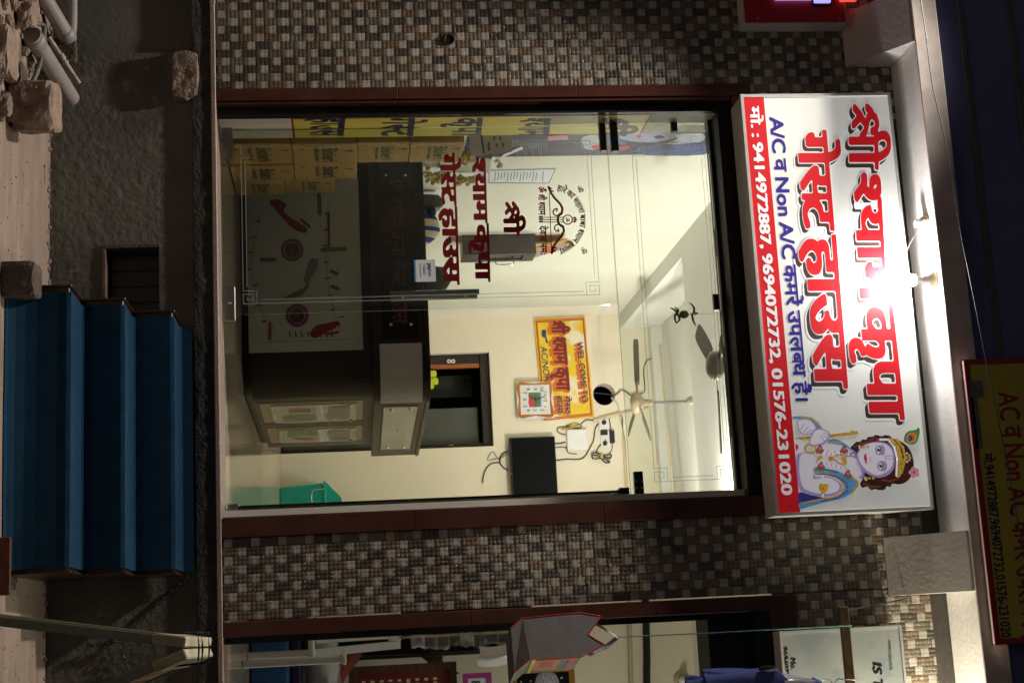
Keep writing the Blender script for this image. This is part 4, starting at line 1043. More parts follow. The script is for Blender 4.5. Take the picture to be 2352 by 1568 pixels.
# etched line border
def etched(x0, x1, z0, z1, y, parent, sides='LRTB'):
    g, w = .022, .0055; mb = MB(); q = .075
    def rect(a, b, c, d): mb.add([(a,y,c),(b,y,c),(b,y,d),(a,y,d)], [(0,1,2,3)])
    for off in (0, g):
        X0, X1, Z0, Z1 = x0+off, x1-off, z0+off, z1-off
        if 'L' in sides: rect(X0-w/2, X0+w/2, Z0+q, Z1-q)
        if 'R' in sides: rect(X1-w/2, X1+w/2, Z0+q, Z1-q)
        if 'B' in sides: rect(X0+q, X1-q, Z0-w/2, Z0+w/2)
        if 'T' in sides: rect(X0+q, X1-q, Z1-w/2, Z1+w/2)
    for cx, sx in ((x0,1),(x1,-1)):
        for cz, sz in ((z0,1),(z1,-1)):
            if ('L' if sx > 0 else 'R') not in sides or ('B' if sz > 0 else 'T') not in sides: continue
            path = [(.0,.075),(.0,.0),(.055,.0),(.055,.055),(.022,.055),(.022,.022),(.036,.022)]; path2 = [(.075,.0),(.075,.075),(.0,.075)]
            for pth in (path, path2):
                for (a, b), (c, d) in zip(pth, pth[1:]):
                    xa, xb, za, zb = sorted((cx+sx*a, cx+sx*c))+sorted((cz+sz*b, cz+sz*d)); rect(xa-w/2, xb+w/2, za-w/2, zb+w/2)
    obj('etched_border', mb, 'etched', parent)
e0, e1 = P(900,330,Y=GY).x, P(900,689,Y=GY).x
etched(e0, e1, P(556,500,Y=GY).z, P(1366,500,Y=GY).z, GY-.001, lf)
k9 = crop(1450,700,3.92)
a, b = G(k9,78,868,.003), G(k9,372,1165,.003)
stk = obj('payment_sticker', MB().box(a.x, b.x, GY-.003, GY-.0012, a.z+.004, b.z), 'paper', lf)
obj('sticker_edge', MB().box(a.x, b.x, GY-.0034, GY-.0012, a.z-.006, a.z+.0035), 'print_sky', stk)
obj('sticker_lettering', lettering('pay', G(k9,258,915,.0036), G(k9,262,1012,.0036), G(k9,296,915,.0036), .03, 24, .47, n=(0,-1,0)), 'ink_navy', stk)
obj('sticker_lettering', lettering('tm', G(k9,262,1012,.0036), G(k9,266,1100,.0036), G(k9,300,1012,.0036), .03, 24, .5, n=(0,-1,0)), 'print_sky', stk)
obj('sticker_lines', strokes([[(215,940),(222,1080)],[(150,920),(158,1105)],[(195,950),(200,1060)]], 4, lambda a,b: G(k9,a,b,.0036), 4), 'ink_grey', stk)
kA = crop(1450,400,3.92)
pa = obj('paper_notice', MB().poly([G(kA,825,312,.0015), G(kA,1400,318,.0015), G(kA,1424,545,.0015), G(kA,860,606,.0015)]), 'paper_warm', lf)
obj('notice_print', strokes([[(1000,320),(1035,560)],[(1180,340),(1180,370)],[(1260,345),(1265,375)],[(1210,440),(1215,470)],[(1300,430),(1305,465)],[(1100,420),(1105,520)]], 14, lambda a,b: G(kA,a,b,.0030), 8), 'ink_grey', pa)

tr = thing('glass_transom', 'fixed glass pane above the entrance doors with an etched border', 'glass pane', (-1.8,GY,ZL))
obj('pane', MB().box(-2.915, -.735, GY, GY+.012, ZL+.006, 2.8545), 'pane', tr)
obj('glass_edge', MB().box(-2.915, -.735, GY-.0005, GY+.0125, ZL+.0035, ZL+.0055), 'etched', tr)
etched(P(1500,330,Y=GY).x, P(1500,1106,Y=GY).x, P(1450,330,Y=GY).z, 2.83, GY-.001, tr)
obj('transom_patch', gbox(1400,1421,274,348,GY-.014,GY+.026), 'patch_dark', tr, bevel=.002)
for (x0,x1,y0,y1) in ((1540,1556,278,303),(1637,1652,676,712),(1606,1622,1128,1146)):
    obj('glass_clip', gbox(x0,x1,y0,y1,GY-.012,GY+.024), 'black_gloss', tr, bevel=.002)
hp = obj('hinge_patch', gbox(1455,1480,1083,1152,GY-.014,GY+.026), 'black_gloss', tr, bevel=.002)
for (a, b) in ((1461,1105),(1461,1120),(1473,1105),(1473,1120)):
    q = P(a,b,Y=GY); obj('screw', MB().lathe([(.0,.002),(.005,.002),(.006,0)], (q.x,GY-.0145,q.z), (0,-1,0), 10), 'steel', hp)
rl = thing('glass_door', 'right leaf of the glass entrance swung open inwards and seen edge on', 'glass door', (-.752,GY,0))
XH = -.757
def leaf(t0, t1, z0, z1, th=.006, o=0):   # along the opened leaf
    dx, dy = .055, 1.0; L = math.hypot(dx, dy); dx, dy = dx/L, dy/L; nx, ny = dy, -dx; mb = MB()
    A = (XH+dx*t0, GY+.03+dy*t0); B = (XH+dx*t1, GY+.03+dy*t1)
    pts = [(A[0]-nx*th+nx*o, A[1]-ny*th, z0),(A[0]+nx*th+nx*o, A[1]+ny*th, z0),(B[0]+nx*th+nx*o, B[1]+ny*th, z0),(B[0]-nx*th+nx*o, B[1]-ny*th, z0)]
    return mb.prism(pts, (0,0,z1-z0))
obj('pane', leaf(.002,1.04,.012,ZL), 'pane', rl)
obj('pane_edge', leaf(0,.0018,.012,ZL), 'pane_green', rl)
obj('bottom_patch', leaf(-.012,.15,.0115,.07,.018), 'steel', rl, bevel=.002); obj('top_patch', leaf(-.012,.15,ZL-.055,ZL+.001,.018), 'black_gloss', rl, bevel=.002)
obj('handle', MB().tube([(XH+.07,GY+1.0,.93),(XH+.07,GY+1.0,1.45)], .016, 14), 'chrome', rl)

# ================================================================ LEFT SIDE OF THE ENTRANCE
BX = -2.9235
bn = thing('yellow_name_board', 'tall narrow yellow board with navy words stacked down the left entrance wall', 'sign', (BX,.23,.4))
zb0, zb1 = P(675,290,X=BX).z, P(1478,290,X=BX).z
by = obj('board', MB().box(-2.9249, BX, .075, .399, zb0, zb1), 'board_yellow', bn)
obj('red_edge', MB().box(-2.9249, BX+.0006, .0752, .3988, zb0-.012, zb0-.0002).box(-2.9249, BX+.0006, .0685, .0748, zb0-.012, zb1+.012).box(-2.9249, BX+.0006, .0752, .3988, zb1+.0002, zb1+.012), 'board_edge_red', bn)
for s, a, b in (('हाउस',716,790), ('गेस्ट',880,950), ('कृपा',1042,1106), ('श्याम',1195,1262), ('श्री',1378,1440)):
    f = lambda x, y: (lambda q: Vector((BX+.0012, q.y, q.z)))(P(x, y, X=BX))
    obj('lettering', lettering(s, f(a,271), f(a-2,312), f(b,271), 0, 30, n=(1,0,0), fat=(.018,.03)), 'ink_navy', by)
# water cartons
BXF = -2.90
ln = [0]
cartons = [(.45,.825,.004,.395,'bottom carton of the front column beside the yellow board'),(.45,.825,.397,.785,'second carton from the floor in the front column'),(.45,.825,.787,1.10,'third carton from the floor in the front column'),(.45,.825,1.102,1.425,'topmost carton of the tall front column'),
           (.835,1.14,.004,.39,'bottom carton of the middle column'),(.835,1.14,.392,.785,'upper carton of the middle column'),
           (1.15,1.44,.004,.322,'bottom carton of the rear column next to the counter'),(1.15,1.44,.324,.64,'upper carton of the rear column next to the counter')]
for (y0, y1, z0, z1, lab) in cartons:
    jx, jy = rnd.uniform(-.008,.006), rnd.uniform(-.004,.004); y0 += jy; y1 += jy; xf = BXF+jx
    t = thing('carton', 'brown water carton, ' + lab, 'box', ((xf-.13), (y0+y1)/2, z0), 'water cartons stacked by the entrance')
    bo = obj('carton_body', MB().box(xf-.27, xf, y0, y1, z0, z1), 'cardboard', t, bevel=.006)
    obj('tape', MB().box(xf-.155, xf-.115, y0-.0008, y1+.0008, z1-.0002, z1+.0006).box(xf-.155,xf-.115,y0-.0012,y0-.0002,z1-.07,z1), 'cardboard_tape', bo)
    obj('flap_gap', MB().box(xf-.26, xf-.01, y0-.0007, y0-.0001, z1-.006, z1-.002), 'box_print', bo)
    yy = lambda f: y0+(y1-y0)*f; zz = lambda f: z0+(z1-z0)*f
    obj('lettering', lettering('Bisleri', (xf+.0012,yy(.16),zz(.46)), (xf+.0012,yy(.86),zz(.46)), (xf+.0012,yy(.16),zz(.70)), .02, 24, n=(1,0,0)), 'box_print', bo)
    obj('lettering', lettering('mineral water', (xf+.0012,yy(.16),zz(.34)), (xf+.0012,yy(.82),zz(.34)), (xf+.0012,yy(.16),zz(.42)), .02, 16, n=(1,0,0)), 'box_print', bo)
    mb = MB().add([(xf+.0012,yy(.30),zz(.80)),(xf+.0012,yy(.34),zz(.80)),(xf+.0012,yy(.34),zz(.90)),(xf+.0012,yy(.30),zz(.90))], [(0,1,2,3)]); mb.poly([(xf+.0012,yy(.26),zz(.90)),(xf+.0012,yy(.38),zz(.90)),(xf+.0012,yy(.32),zz(.95))])
    mb.add([(xf+.0012,yy(.2),zz(.12)),(xf+.0012,yy(.24),zz(.12)),(xf+.0012,yy(.24),zz(.2)),(xf+.0012,yy(.2),zz(.2))], [(0,1,2,3)])
    obj('arrow_mark', mb, 'box_print', bo)

# ================================================================ RECEPTION COUNTER
ct = thing('reception_counter', 'dark reception counter with printed white front panel and rounded silver corner', 'counter', (-2.3,2.6,0))
def path_round(front_y, xs0, xa, xb, yb, xe, ye, n=12):
    """straight front, rounded corner, slightly slanting side"""
    p = [(xs0, front_y), (xa, front_y)]
    for i in range(1, n): 
        t = math.pi/2*i/n; p.append((xa+(xb-xa)*math.sin(t), front_y+(yb-front_y)*(1-math.cos(t))))
    return p + [(xb, yb), (xe, ye)]
LOW = path_round(1.75,-3.2,-1.86,-1.62,2.0,-1.55,3.86); UP = path_round(1.665,-3.2,-1.83,-1.57,1.92,-1.45,3.86)
back = [(-2.1,3.86),(-2.1,2.35),(-3.2,2.35)]
def inset(path, d):
    out = []
    for i, p in enumerate(path):
        a, b = path[max(i-1,0)], path[min(i+1,len(path)-1)]; t = Vector((b[0]-a[0], b[1]-a[1])).normalized(); out.append((p[0]-t.y*d, p[1]+t.x*d))
    return out
def ring(path, z0, z1, bk=back): return MB().prism([(x,y,z0) for x,y in path]+[(x,y,z0) for x,y in bk], (0,0,z1-z0))
obj('toe_kick', ring(inset(LOW,.04), .001, .05), 'black', ct)
obj('body', ring(LOW, .0505, .862), 'espresso', ct)
obj('upper_body', ring(UP, .8625, 1.212), 'espresso', ct)
obj('counter_top', ring(inset(UP,-.012), 1.2125, 1.238), 'espresso', ct, bevel=.003)
def along(path, o):
    out = inset(path, -o); L = [0]
    for a, b in zip(out, out[1:]): L.append(L[-1]+math.hypot(b[0]-a[0], b[1]-a[1]))
    return out, L
def strip(path, s0, s1, z0, z1, o, th=.003, n=14):
    pts, L = along(path, o); mb = MB(); q = []
    def pos(s):
        for i in range(len(L)-1):
            if s <= L[i+1]+1e-9: t = (s-L[i])/(L[i+1]-L[i]+1e-9); return (pts[i][0]+(pts[i+1][0]-pts[i][0])*t, pts[i][1]+(pts[i+1][1]-pts[i][1])*t)
        return pts[-1]
    ss = sorted(set([s0+(s1-s0)*i/n for i in range(n+1)]))
    out = [pos(s) for s in ss]; inn = inset(out, th*.9)
    m = len(out); vs = [(x,y,z) for z in (z0,z1) for x,y in out] + [(x,y,z) for z in (z0,z1) for x,y in inn]
    f = []
    for i in range(m-1):
        f += [(i,i+1,m+i+1,m+i),(2*m+i,3*m+i,3*m+i+1,2*m+i+1),(m+i,m+i+1,3*m+i+1,3*m+i),(i,2*m+i,2*m+i+1,i+1)]
    f += [(0,m,3*m,2*m),(m-1,3*m-1,4*m-1,2*m-1)]
    return mb.add(vs, f)
SL = along(LOW,0)[1]; SU = along(UP,0)[1]
fp = obj('front_panel', MB().box(-3.10,-1.905,1.742,1.7495,.045,.80), 'panel_white', ct, bevel=.002)
Fc = lambda k: (lambda a, b: (lambda q: Vector((q.x, 1.7413, q.z)))(P(*k(a,b), Y=1.742)))
lyr = [0]
def fprint(m_, mbf, k):
    lyr[0] += .00012; l = lyr[0]; f0 = Fc(k); return obj('panel_print', mbf(lambda a,b: f0(a,b)-Vector((0,l,0))), m_, fp, kind='stuff' if m_ == 'dim_line' else None)
mat('dim_red', (.26,.02,.018), .3, (.20,.03,.025), 12); mat('dim_magenta', (.24,.035,.11), .3); mat('dim_dark', (.05,.04,.04), .3, (.09,.035,.04), 30); mat('dim_green', (.16,.19,.06), .3, (.07,.14,.08), 8); mat('dim_violet', (.20,.19,.24), .3); mat('dim_line', (.04,.05,.04), .4)
for k, c in ((k1,(558,952)),(k1,(593,1405))):
    fprint('dim_magenta', lambda to: flat([(c[0]+80*math.cos(t*.2618), c[1]+80*math.sin(t*.2618)) for t in range(24)], to), k)
    fprint('dim_violet', lambda to: flat([(c[0]+60*math.cos(t*.2618), c[1]+60*math.sin(t*.2618)) for t in range(24)], to), k)
    fprint('dim_dark', lambda to: flat([(c[0]+50*math.cos(t*.2618), c[1]+50*math.sin(t*.2618)) for t in range(24)], to), k)
    fprint('dim_magenta', lambda to: flat([(c[0]+16*math.cos(t*.2618), c[1]+16*math.sin(t*.2618)) for t in range(24)], to), k)
fprint('dim_red', lambda to: flat([(400,620),(450,600),(520,640),(500,680),(550,730),(620,770),(665,810),(640,835),(560,800),(500,740),(440,670)], to, 3), k1)
fprint('dim_red', lambda to: strokes([[(620,740),(680,790)]], 9, to, 6), k1)
fprint('dim_red', lambda to: flat([(685,345),(730,300),(800,285),(880,270),(885,305),(800,345),(730,385),(690,375)], to, 3), k6)
fprint('dim_red', lambda to: strokes([[(800,360),(880,345)]], 8, to, 6), k6)
fprint('dim_green', lambda to: flat([(495,1290),(560,1250),(640,1210),(680,1170),(670,1215),(620,1270),(560,1285)], to, 3), k1)
fprint('dim_violet', lambda to: flat([(640,1160),(660,1080),(680,1020),(700,1010),(740,1020),(730,1090),(690,1150),(660,1190)], to, 3), k1)
fprint('dim_green', lambda to: strokes([[(745,570),(750,700)],[(770,950),(925,945)]], 15, to, 8), k1)
fprint('dim_magenta', lambda to: strokes([[(345,1018),(440,1018)],[(830,1100),(870,1118)],[(835,1205),(878,1220)]], 13, to, 7), k1)
fprint('dim_magenta', lambda to: strokes([[(405,280),(405,395)],[(812,-470),(815,-240)]], 8, to, 6), k6)
fprint('dim_line', lambda to: strokes([[(330,720),(320,830),(290,900),(280,1000),(265,1100),(300,1210),(330,1330),(365,1430)],[(810,640),(800,760),(790,950),(800,1100),(815,1250),(850,1370),(880,1470)],[(330,1595),(960,1570)]], 1.6, to, 3), k1)
fprint('dim_line', lambda to: strokes([[(a,b),(a+34,b-6)] for a,b in ((305,755),(270,868),(245,972),(235,1090),(290,1198),(310,1335),(345,1450),(785,700),(780,815),(775,925),(780,1038),(790,1152),(805,1268),(820,1372),(885,1420))]+[[(540+j*42,1520),(545+j*42,1555)] for j in range(8)], 4.5, to, 5), k1)
for (a,b) in ((425,1500),(875,1488)):
    q = Fc(k1)(a,b); obj('stud', MB().lathe([(.0,.010),(.008,.010),(.011,.006),(.011,0)], (q.x,1.741,q.z), (0,-1,0), 14), 'chrome', fp)
# upper glass strip with lettering
a, b = P(880,372,Y=1.66), P(968,775,Y=1.66)
ug = obj('name_strip', MB().box(a.x, b.x, 1.655, 1.6645, .93, 1.17), 'black_gloss', ct)
z0_ = 1.00
obj('lettering', lettering('श्री श्याम कृपा गेस्ट हाउस', (a.x+.12,1.6543,z0_), (b.x-.10,1.6543,z0_), (a.x+.12,1.6543,z0_+.09), .02, 26, n=(0,-1,0)), 'name_red', ug)
for (c0, c1) in ((1210,437),(1345,437),(1245,1470),(1385,1468)):
    q = P(*k1(c0,c1), Y=1.655); obj('stud', MB().lathe([(.0,.010),(.008,.010),(.011,.006),(.011,0)], (q.x,1.6549,q.z), (0,-1,0), 14), 'chrome', ug)
s_a = -1.925+3.2
sc_end = SU[-2]
obj('silver_corner', strip(UP, s_a, sc_end+.01, .905, 1.185, .0035), 'silver_laminate', ct)
# side of the counter: strip() along the last straight run
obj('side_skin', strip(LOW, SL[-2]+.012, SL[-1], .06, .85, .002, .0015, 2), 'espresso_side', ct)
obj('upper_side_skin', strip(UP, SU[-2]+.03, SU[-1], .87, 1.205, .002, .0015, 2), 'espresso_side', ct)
us0, us1 = SU[-2]+.12, SU[-1]-.28
obj('side_recess', strip(UP, us0-.05, us1+.06, .915, 1.175, .0036, .001, 2), 'black', ct)
sp = obj('side_glass', strip(UP, us0, us1, .93, 1.16, .008, .004, 2), 'panel_white', ct)
def on_path(path, s, z, o):
    pts, L = along(path, o)
    i = len(L)-2; t = (s-L[i])/(L[i+1]-L[i]); return Vector((pts[i][0]+(pts[i+1][0]-pts[i][0])*t, pts[i][1]+(pts[i+1][1]-pts[i][1])*t, z))
for s, z in ((us0+.07,.98),(us0+.07,1.11),(us1-.12,.98),(us1-.12,1.11),((us0+us1)/2,1.045)):
    obj('stud', MB().lathe([(.0,.012),(.010,.012),(.013,.007),(.013,0)], on_path(UP,s,z,.008), (1,0,0), 14), 'chrome', sp)
Ls0, Ls1 = SL[-2]+.02, SL[-1]
w_ = (Ls1-Ls0)
for i, (f0, f1) in enumerate(((.01,.46),(.52,.93))):
    A, B = Ls0+w_*f0, Ls0+w_*f1
    nc = obj('display_niche', strip(LOW, A, B, .075, .80, .0036, .001, 2), 'black', ct)
    obj('niche_back', strip(LOW, A+.02, B-.10, .085, .79, .0048, .001, 2), 'cardboard_tape', nc)
    pn = obj('display_glass', strip(LOW, A+.10, B-.08, .16, .745, .010, .004, 2), 'panel_white', nc)
    for j, (c, a0, a1, b0, b1) in enumerate((('dim_red',.2,.4,.2,.45),('dim_green',.55,.9,.12,.5),('paper',.05,.95,.52,.60),('dim_violet',.15,.85,.66,.92),('dim_dark',.1,.3,.7,.9),('dim_green',.6,.8,.62,.68))):
        if i: a0, a1 = 1-a1, 1-a0
        obj('glass_print', strip(LOW, A+.10+(B-A-.18)*a0, A+.10+(B-A-.18)*a1, .16+.585*b0, .16+.585*b1, .0112+.0002*j, .0005, 2), c, pn)
    for s, z in ((A+.14,.70),(B-.12,.70)):
        obj('stud', MB().lathe([(.0,.010),(.009,.010),(.012,.006),(.012,0)], on_path(LOW,s,z,.010), (1,0,0), 12), 'chrome', pn)

# ---- behind the counter
YC = 2.62
def chair_back(name, x0, x1, ztop, y, lab, m_='olive_chair'):
    t = thing(name, lab, 'chair', ((x0+x1)/2, y, 0)); w = x1-x0; cx = (x0+x1)/2
    def fn(a, b):
        th = 2*math.pi*a; ww = w/2*(1-.25*b**3); k = 1-.0*b
        e = lambda v: math.copysign(abs(v)**.5, v)
        return (cx+e(math.cos(th))*ww, y+e(math.sin(th))*.05+.05*b, .62+(ztop-.62)*min(1,b*1.02)) if b < 1 else (cx, y+.05, ztop)
    obj('backrest', MB().grid(fn, 24, 12), m_, t)
    obj('seat', MB().box(cx-w*.42, cx+w*.42, y+.06, y+.42, .42, .50), m_, t, bevel=.03, seg=3)
    obj('column', MB().tube([(cx,y+.25,.08),(cx,y+.25,.42)], .03, 12), 'black_gloss', t)
    mb = MB()
    for k in range(5):
        an = 2*math.pi*k/5; mb.tube([(cx,y+.25,.09),(cx+.24*math.cos(an),y+.25+.24*math.sin(an),.05)], [.025,.018], 8)
    obj('star_base', mb, 'black_gloss', t)
a, b = P(1010,385,Y=2.6), P(1010,482,Y=2.6)
chair_back('office_chair', XL+.02, b.x, P(1024,440,Y=2.6).z, 2.62, 'dark olive padded chair back beside the striped shirt')
a, b = P(1020,600,Y=2.75), P(1020,672,Y=2.75)
chair_back('office_chair', a.x, b.x, P(1040,635,Y=2.75).z, 2.80, 'grey olive chair back behind the payment sticker')
# striped shirt draped over a chair
a, b = P(1000,472,Y=2.55), P(1000,566,Y=2.55); zt = P(1012,505,Y=2.55).z
sh = thing('striped_shirt', 'blue and cream striped shirt draped over a seat behind the counter', 'shirt', ((a.x+b.x)/2,2.66,1.0))
cx, w, z0 = (a.x+b.x)/2, (b.x-a.x)/2, 1.0
def shirt(u0, u1):
    def fn(p, q):
        u = u0+(u1-u0)*p; k = max(0, 1-abs((u-.42)/.60)**2.2)**.5; th = math.pi*q
        return (cx-w+2*w*u+.02*math.sin(th)*(u-.5), 2.66-.12*math.cos(th)*max(k,.1), 1.02+(zt-1.02)*k*math.sin(th)**.8+.004*math.sin(9*u+5*q))
    return MB().grid(fn, 8, 16)
for i, (u0, u1) in enumerate(((.0,.30),(.30,.47),(.47,.57),(.57,.71),(.71,.81),(.81,1.0))):
    obj('stripe', shirt(u0,u1), 'fabric_blue' if i % 2 == 0 and i < 5 else 'fabric_cream', sh)
obj('neck_opening', MB().ball((cx-w*.80, 2.60, zt-.06), .045, .03, .035), 'coat_lining', sh)

# ================================================================ LEFT WALL
def Wl(x, y, o=0.0): q = P(x, y, X=XL); return Vector((XL+o, q.y, q.z))
def wall_quad(k, pts, th, o=0.0):
    A = [Wl(*k(*p), o+.0005) for p in pts]; return MB().hexa(A, [p+Vector((th,0,0)) for p in A])
ps = thing('wall_poster', 'long dark blue devotional poster beside the yellow board on the left wall', 'poster', (XL,1.2,1.3))
pb = obj('poster_sheet', MB().box(XL+.0005, XL+.004, .46, Wl(1300,357).y, Wl(1068,340).z, FZ-.02), 'poster_navy', ps)
kB = crop(1750,300,1.96)
def Wp(l): return lambda a, b: Wl(*kB(a,b), l)
obj('printed_face', flat([(880,345),(960,335),(1100,332),(1230,330),(1275,342),(1240,372),(1120,395),(980,392),(880,372)], Wp(.0046), 3), 'poster_face', pb)
obj('printed_features', strokes([[(1115,360),(1150,352),(1180,362)],[(1130,366),(1165,362)]], 6, Wp(.0052), 4), 'ink_navy', pb)
obj('printed_lips', flat([(990,350),(1015,345),(1020,358),(1000,368)], Wp(.0052), 2), 'print_lip', pb)
obj('printed_silver', flat([(1270,340),(1450,335),(1455,385),(1380,400),(1260,410),(1180,405),(1270,372)], Wp(.0049), 2), 'silver_print', pb)
obj('printed_silver', flat([(615,360),(720,345),(720,440),(640,445),(610,400)], Wp(.0049), 2), 'silver_print', pb)
obj('printed_cloud', flat([(1000,430),(1200,400),(1460,410),(1465,480),(1200,490),(1000,480)], Wp(.0046), 2), 'poster_blue', pb)
obj('printed_garland', strokes([[(690,430),(730,425)],[(880,440),(930,430)]], 12, Wp(.0055), 6), 'print_rose', pb)
obj('printed_lines', strokes([[(130+18*j, 375+ (j%2)*6),(130+18*j, 440+25*(j%3))] for j in range(14)], 3.5, Wp(.005), 3), 'ink_grey', pb)
obj('small_picture', wall_quad(kB, [(375,348),(510,340),(518,372),(372,380)], .004, .0055), 'print_pink', ps)
t = obj('white_card', wall_quad(kB, [(52,500),(60,480),(195,418),(200,440)], .003, .006), 'paper', ps)
# framed glass picture with garland
kC = crop(1450,400,3.92)
gf = thing('garlanded_picture', 'framed glass picture with flower garlands on the left wall behind the lettering', 'picture', (XL,2.4,1.4))
A = [Wl(*kC(*p), .001) for p in ((430,560),(1150,580),(1130,780),(430,770))]; V = Vector((.03,0,0))
obj('frame', MB().hexa(A, [p+V for p in A]), 'alum', gf)
Cc = sum(A, Vector())/4; B = [Cc+(p-Cc)*.93+V for p in A]; obj('glass_face', MB().hexa(B, [p+Vector((.002,0,0)) for p in B]), 'panel_white', gf)
def garland(pts, r, n, seed):
    rr = random.Random(seed); m1, m2 = MB(), MB(); c = curve_pts(pts, 8)
    for i in range(n):
        p = c[int(rr.random()*(len(c)-1))]; q = p+Vector((rr.uniform(0,r), rr.uniform(-r,r), rr.uniform(-r,r))); (m2 if rr.random() < .28 else m1).ball(q, rr.uniform(.010,.022), None, None, 6, 4)
    obj('garland_flowers', m1, 'flower_white', gf); obj('garland_flowers', m2, 'flower_yellow', gf)
garland([Wl(*kC(*p), .06) for p in ((210,680),(330,760),(420,740))], .05, 60, 1)
garland([Wl(*kC(*p), .05) for p in ((650,800),(740,820),(860,790))], .035, 50, 2)
garland([Wl(*kC(*p), .05) for p in ((720,560),(800,500),(760,440))], .04, 50, 3)
garland([Wl(*kC(*p), .03) for p in ((1245,690),(1255,660))], .008, 6, 4)
# price list and small photo
ntc = thing('price_list', 'long printed white price list sheet on the left wall', 'notice', (XL,2.8,1.6))
kD = crop(1450,300,1.96)
sht = obj('sheet', wall_quad(kD, [(545,590),(1025,578),(975,688),(548,684)], .002, .0), 'paper', ntc)
obj('print_lines', strokes([[(930,600),(925,670)]]+[[(600+i*22,602+(i%3)*4),(592+i*22,668-(i%4)*8)] for i in range(14)], 3, lambda a,b: Wl(*kD(a,b), .0032), 3), 'ink_grey', ntc)
obj('sheet_border', strokes([[(552,594),(1015,583),(970,682),(554,679),(552,594)]], 2.2, lambda a,b: Wl(*kD(a,b), .0030), 3), 'ink_black', ntc)
ph = obj('small_photo', wall_quad(kD, [(438,612),(552,595),(540,680),(430,672)], .002, 0), 'paper', None, origin=(XL,2.9,1.5)); tag(ph, 'small coloured photo pinned below the price list on the left wall', 'photo')
obj('photo_print', flat([(455,618),(535,606),(528,665),(448,664)], lambda a,b: Wl(*kD(a,b), .0032)), 'print_pink', ph); obj('photo_print', flat([(470,630),(515,625),(512,655),(468,655)], lambda a,b: Wl(*kD(a,b), .0036)), 'print_deepblue', ph)
# small wall shrine cabinet
y1_, y2_ = Wl(*kD(600,1040)).y, P(*kD(600,1215), X=XL+.15).y
z1_, z2_ = Wl(*kD(350,1100)).z, Wl(*kD(845,1100)).z
cb = thing('shrine_cabinet', 'dark wooden wall cabinet with glass door on the left wall', 'cabinet', (XL+.07,(y1_+y2_)/2,z1_))
x1_ = XL+.15
obj('case', MB().box(XL+.001,x1_,y1_,y1_+.02,z1_,z2_).box(XL+.001,x1_,y2_-.02,y2_,z1_,z2_).box(XL+.001,x1_,y1_+.0205,y2_-.0205,z1_,z1_+.02).box(XL+.001,x1_,y1_+.0205,y2_-.0205,z2_-.02,z2_).box(XL+.001,XL+.01,y1_+.0205,y2_-.0205,z1_+.0205,z2_-.0205), 'wood_cab', cb)
dr = MB().box(x1_+.0005,x1_+.02,y1_,y1_+.06,z1_,z2_).box(x1_+.0005,x1_+.02,y2_-.06,y2_,z1_,z2_).box(x1_+.0005,x1_+.02,y1_+.0605,y2_-.0605,z1_,z1_+.16).box(x1_+.0005,x1_+.02,y1_+.0605,y2_-.0605,z2_-.10,z2_)
dd = obj('door', dr, 'wood_cab', cb, bevel=.002); obj('door_glass', MB().box(x1_+.008,x1_+.011,y1_+.06,y2_-.06,z1_+.16,z2_-.10), 'pane', dd)
obj('handle', MB().tube(curve_pts([(x1_+.02,y2_-.035,z1_+.30),(x1_+.05,y2_-.035,z1_+.31),(x1_+.05,y2_-.035,z1_+.44),(x1_+.02,y2_-.035,z1_+.45)],4), .005, 8), 'chrome', dd)
mb = MB().ball((XL+.07,(y1_+y2_)/2,z1_+.24), .035, .04, .07).ball((XL+.07,(y1_+y2_)/2,z1_+.34), .022); obj('brass_idol', mb, 'gold', cb)
for i, (ya, yb_, zt_, lab) in enumerate(((y1_+.02,y1_+.30,z2_+.27,'front gold framed devotional picture leaning on the wall cabinet'),(y1_+.34,y2_-.02,z2_+.36,'rear gold framed devotional picture leaning on the wall cabinet'))):
    t = thing('framed_picture', lab, 'picture', (XL+.06,(ya+yb_)/2,z2_), 'pictures on the shrine cabinet')
    def lp(y, z, o): return Vector((XL+.105-.09*(z-z2_)/.36+o, y, z))
    obj('frame', MB().hexa([lp(ya,z2_+.001,0),lp(yb_,z2_+.001,0),lp(yb_,zt_,0),lp(ya,zt_,0)], [lp(ya,z2_+.001,.014),lp(yb_,z2_+.001,.014),lp(yb_,zt_,.014),lp(ya,zt_,.014)]), 'gold', t)
    m_ = .03; obj('print', MB().hexa([lp(ya+m_,z2_+m_,.0142),lp(yb_-m_,z2_+m_,.0142),lp(yb_-m_,zt_-m_,.0142),lp(ya+m_,zt_-m_,.0142)], [lp(ya+m_,z2_+m_,.0152),lp(yb_-m_,z2_+m_,.0152),lp(yb_-m_,zt_-m_,.0152),lp(ya+m_,zt_-m_,.0152)]), 'paper_warm', t)
    mb = MB()
    for j in range(3):
        yy = ya+(yb_-ya)*(.28+.22*j); zz = z2_+(zt_-z2_)*.5; mb.poly([lp(yy+.035*math.cos(a), zz+.05*math.sin(a), .0156) for a in np.linspace(0,5.6,9)])
    obj('print_figures', mb, 'print_orange', t)

# ================================================================ BACK WALL
def B(k, a, b, o=0.0): q = P(*k(a,b), Y=YB); return Vector((q.x, YB-o, q.z))
def Bd(x, y, o=0.0): q = P(x, y, Y=YB); return Vector((q.x, YB-o, q.z))
def bquad(k, pts, o0, o1): return MB().hexa([B(k,*p,o0) for p in pts], [B(k,*p,o1) for p in pts])
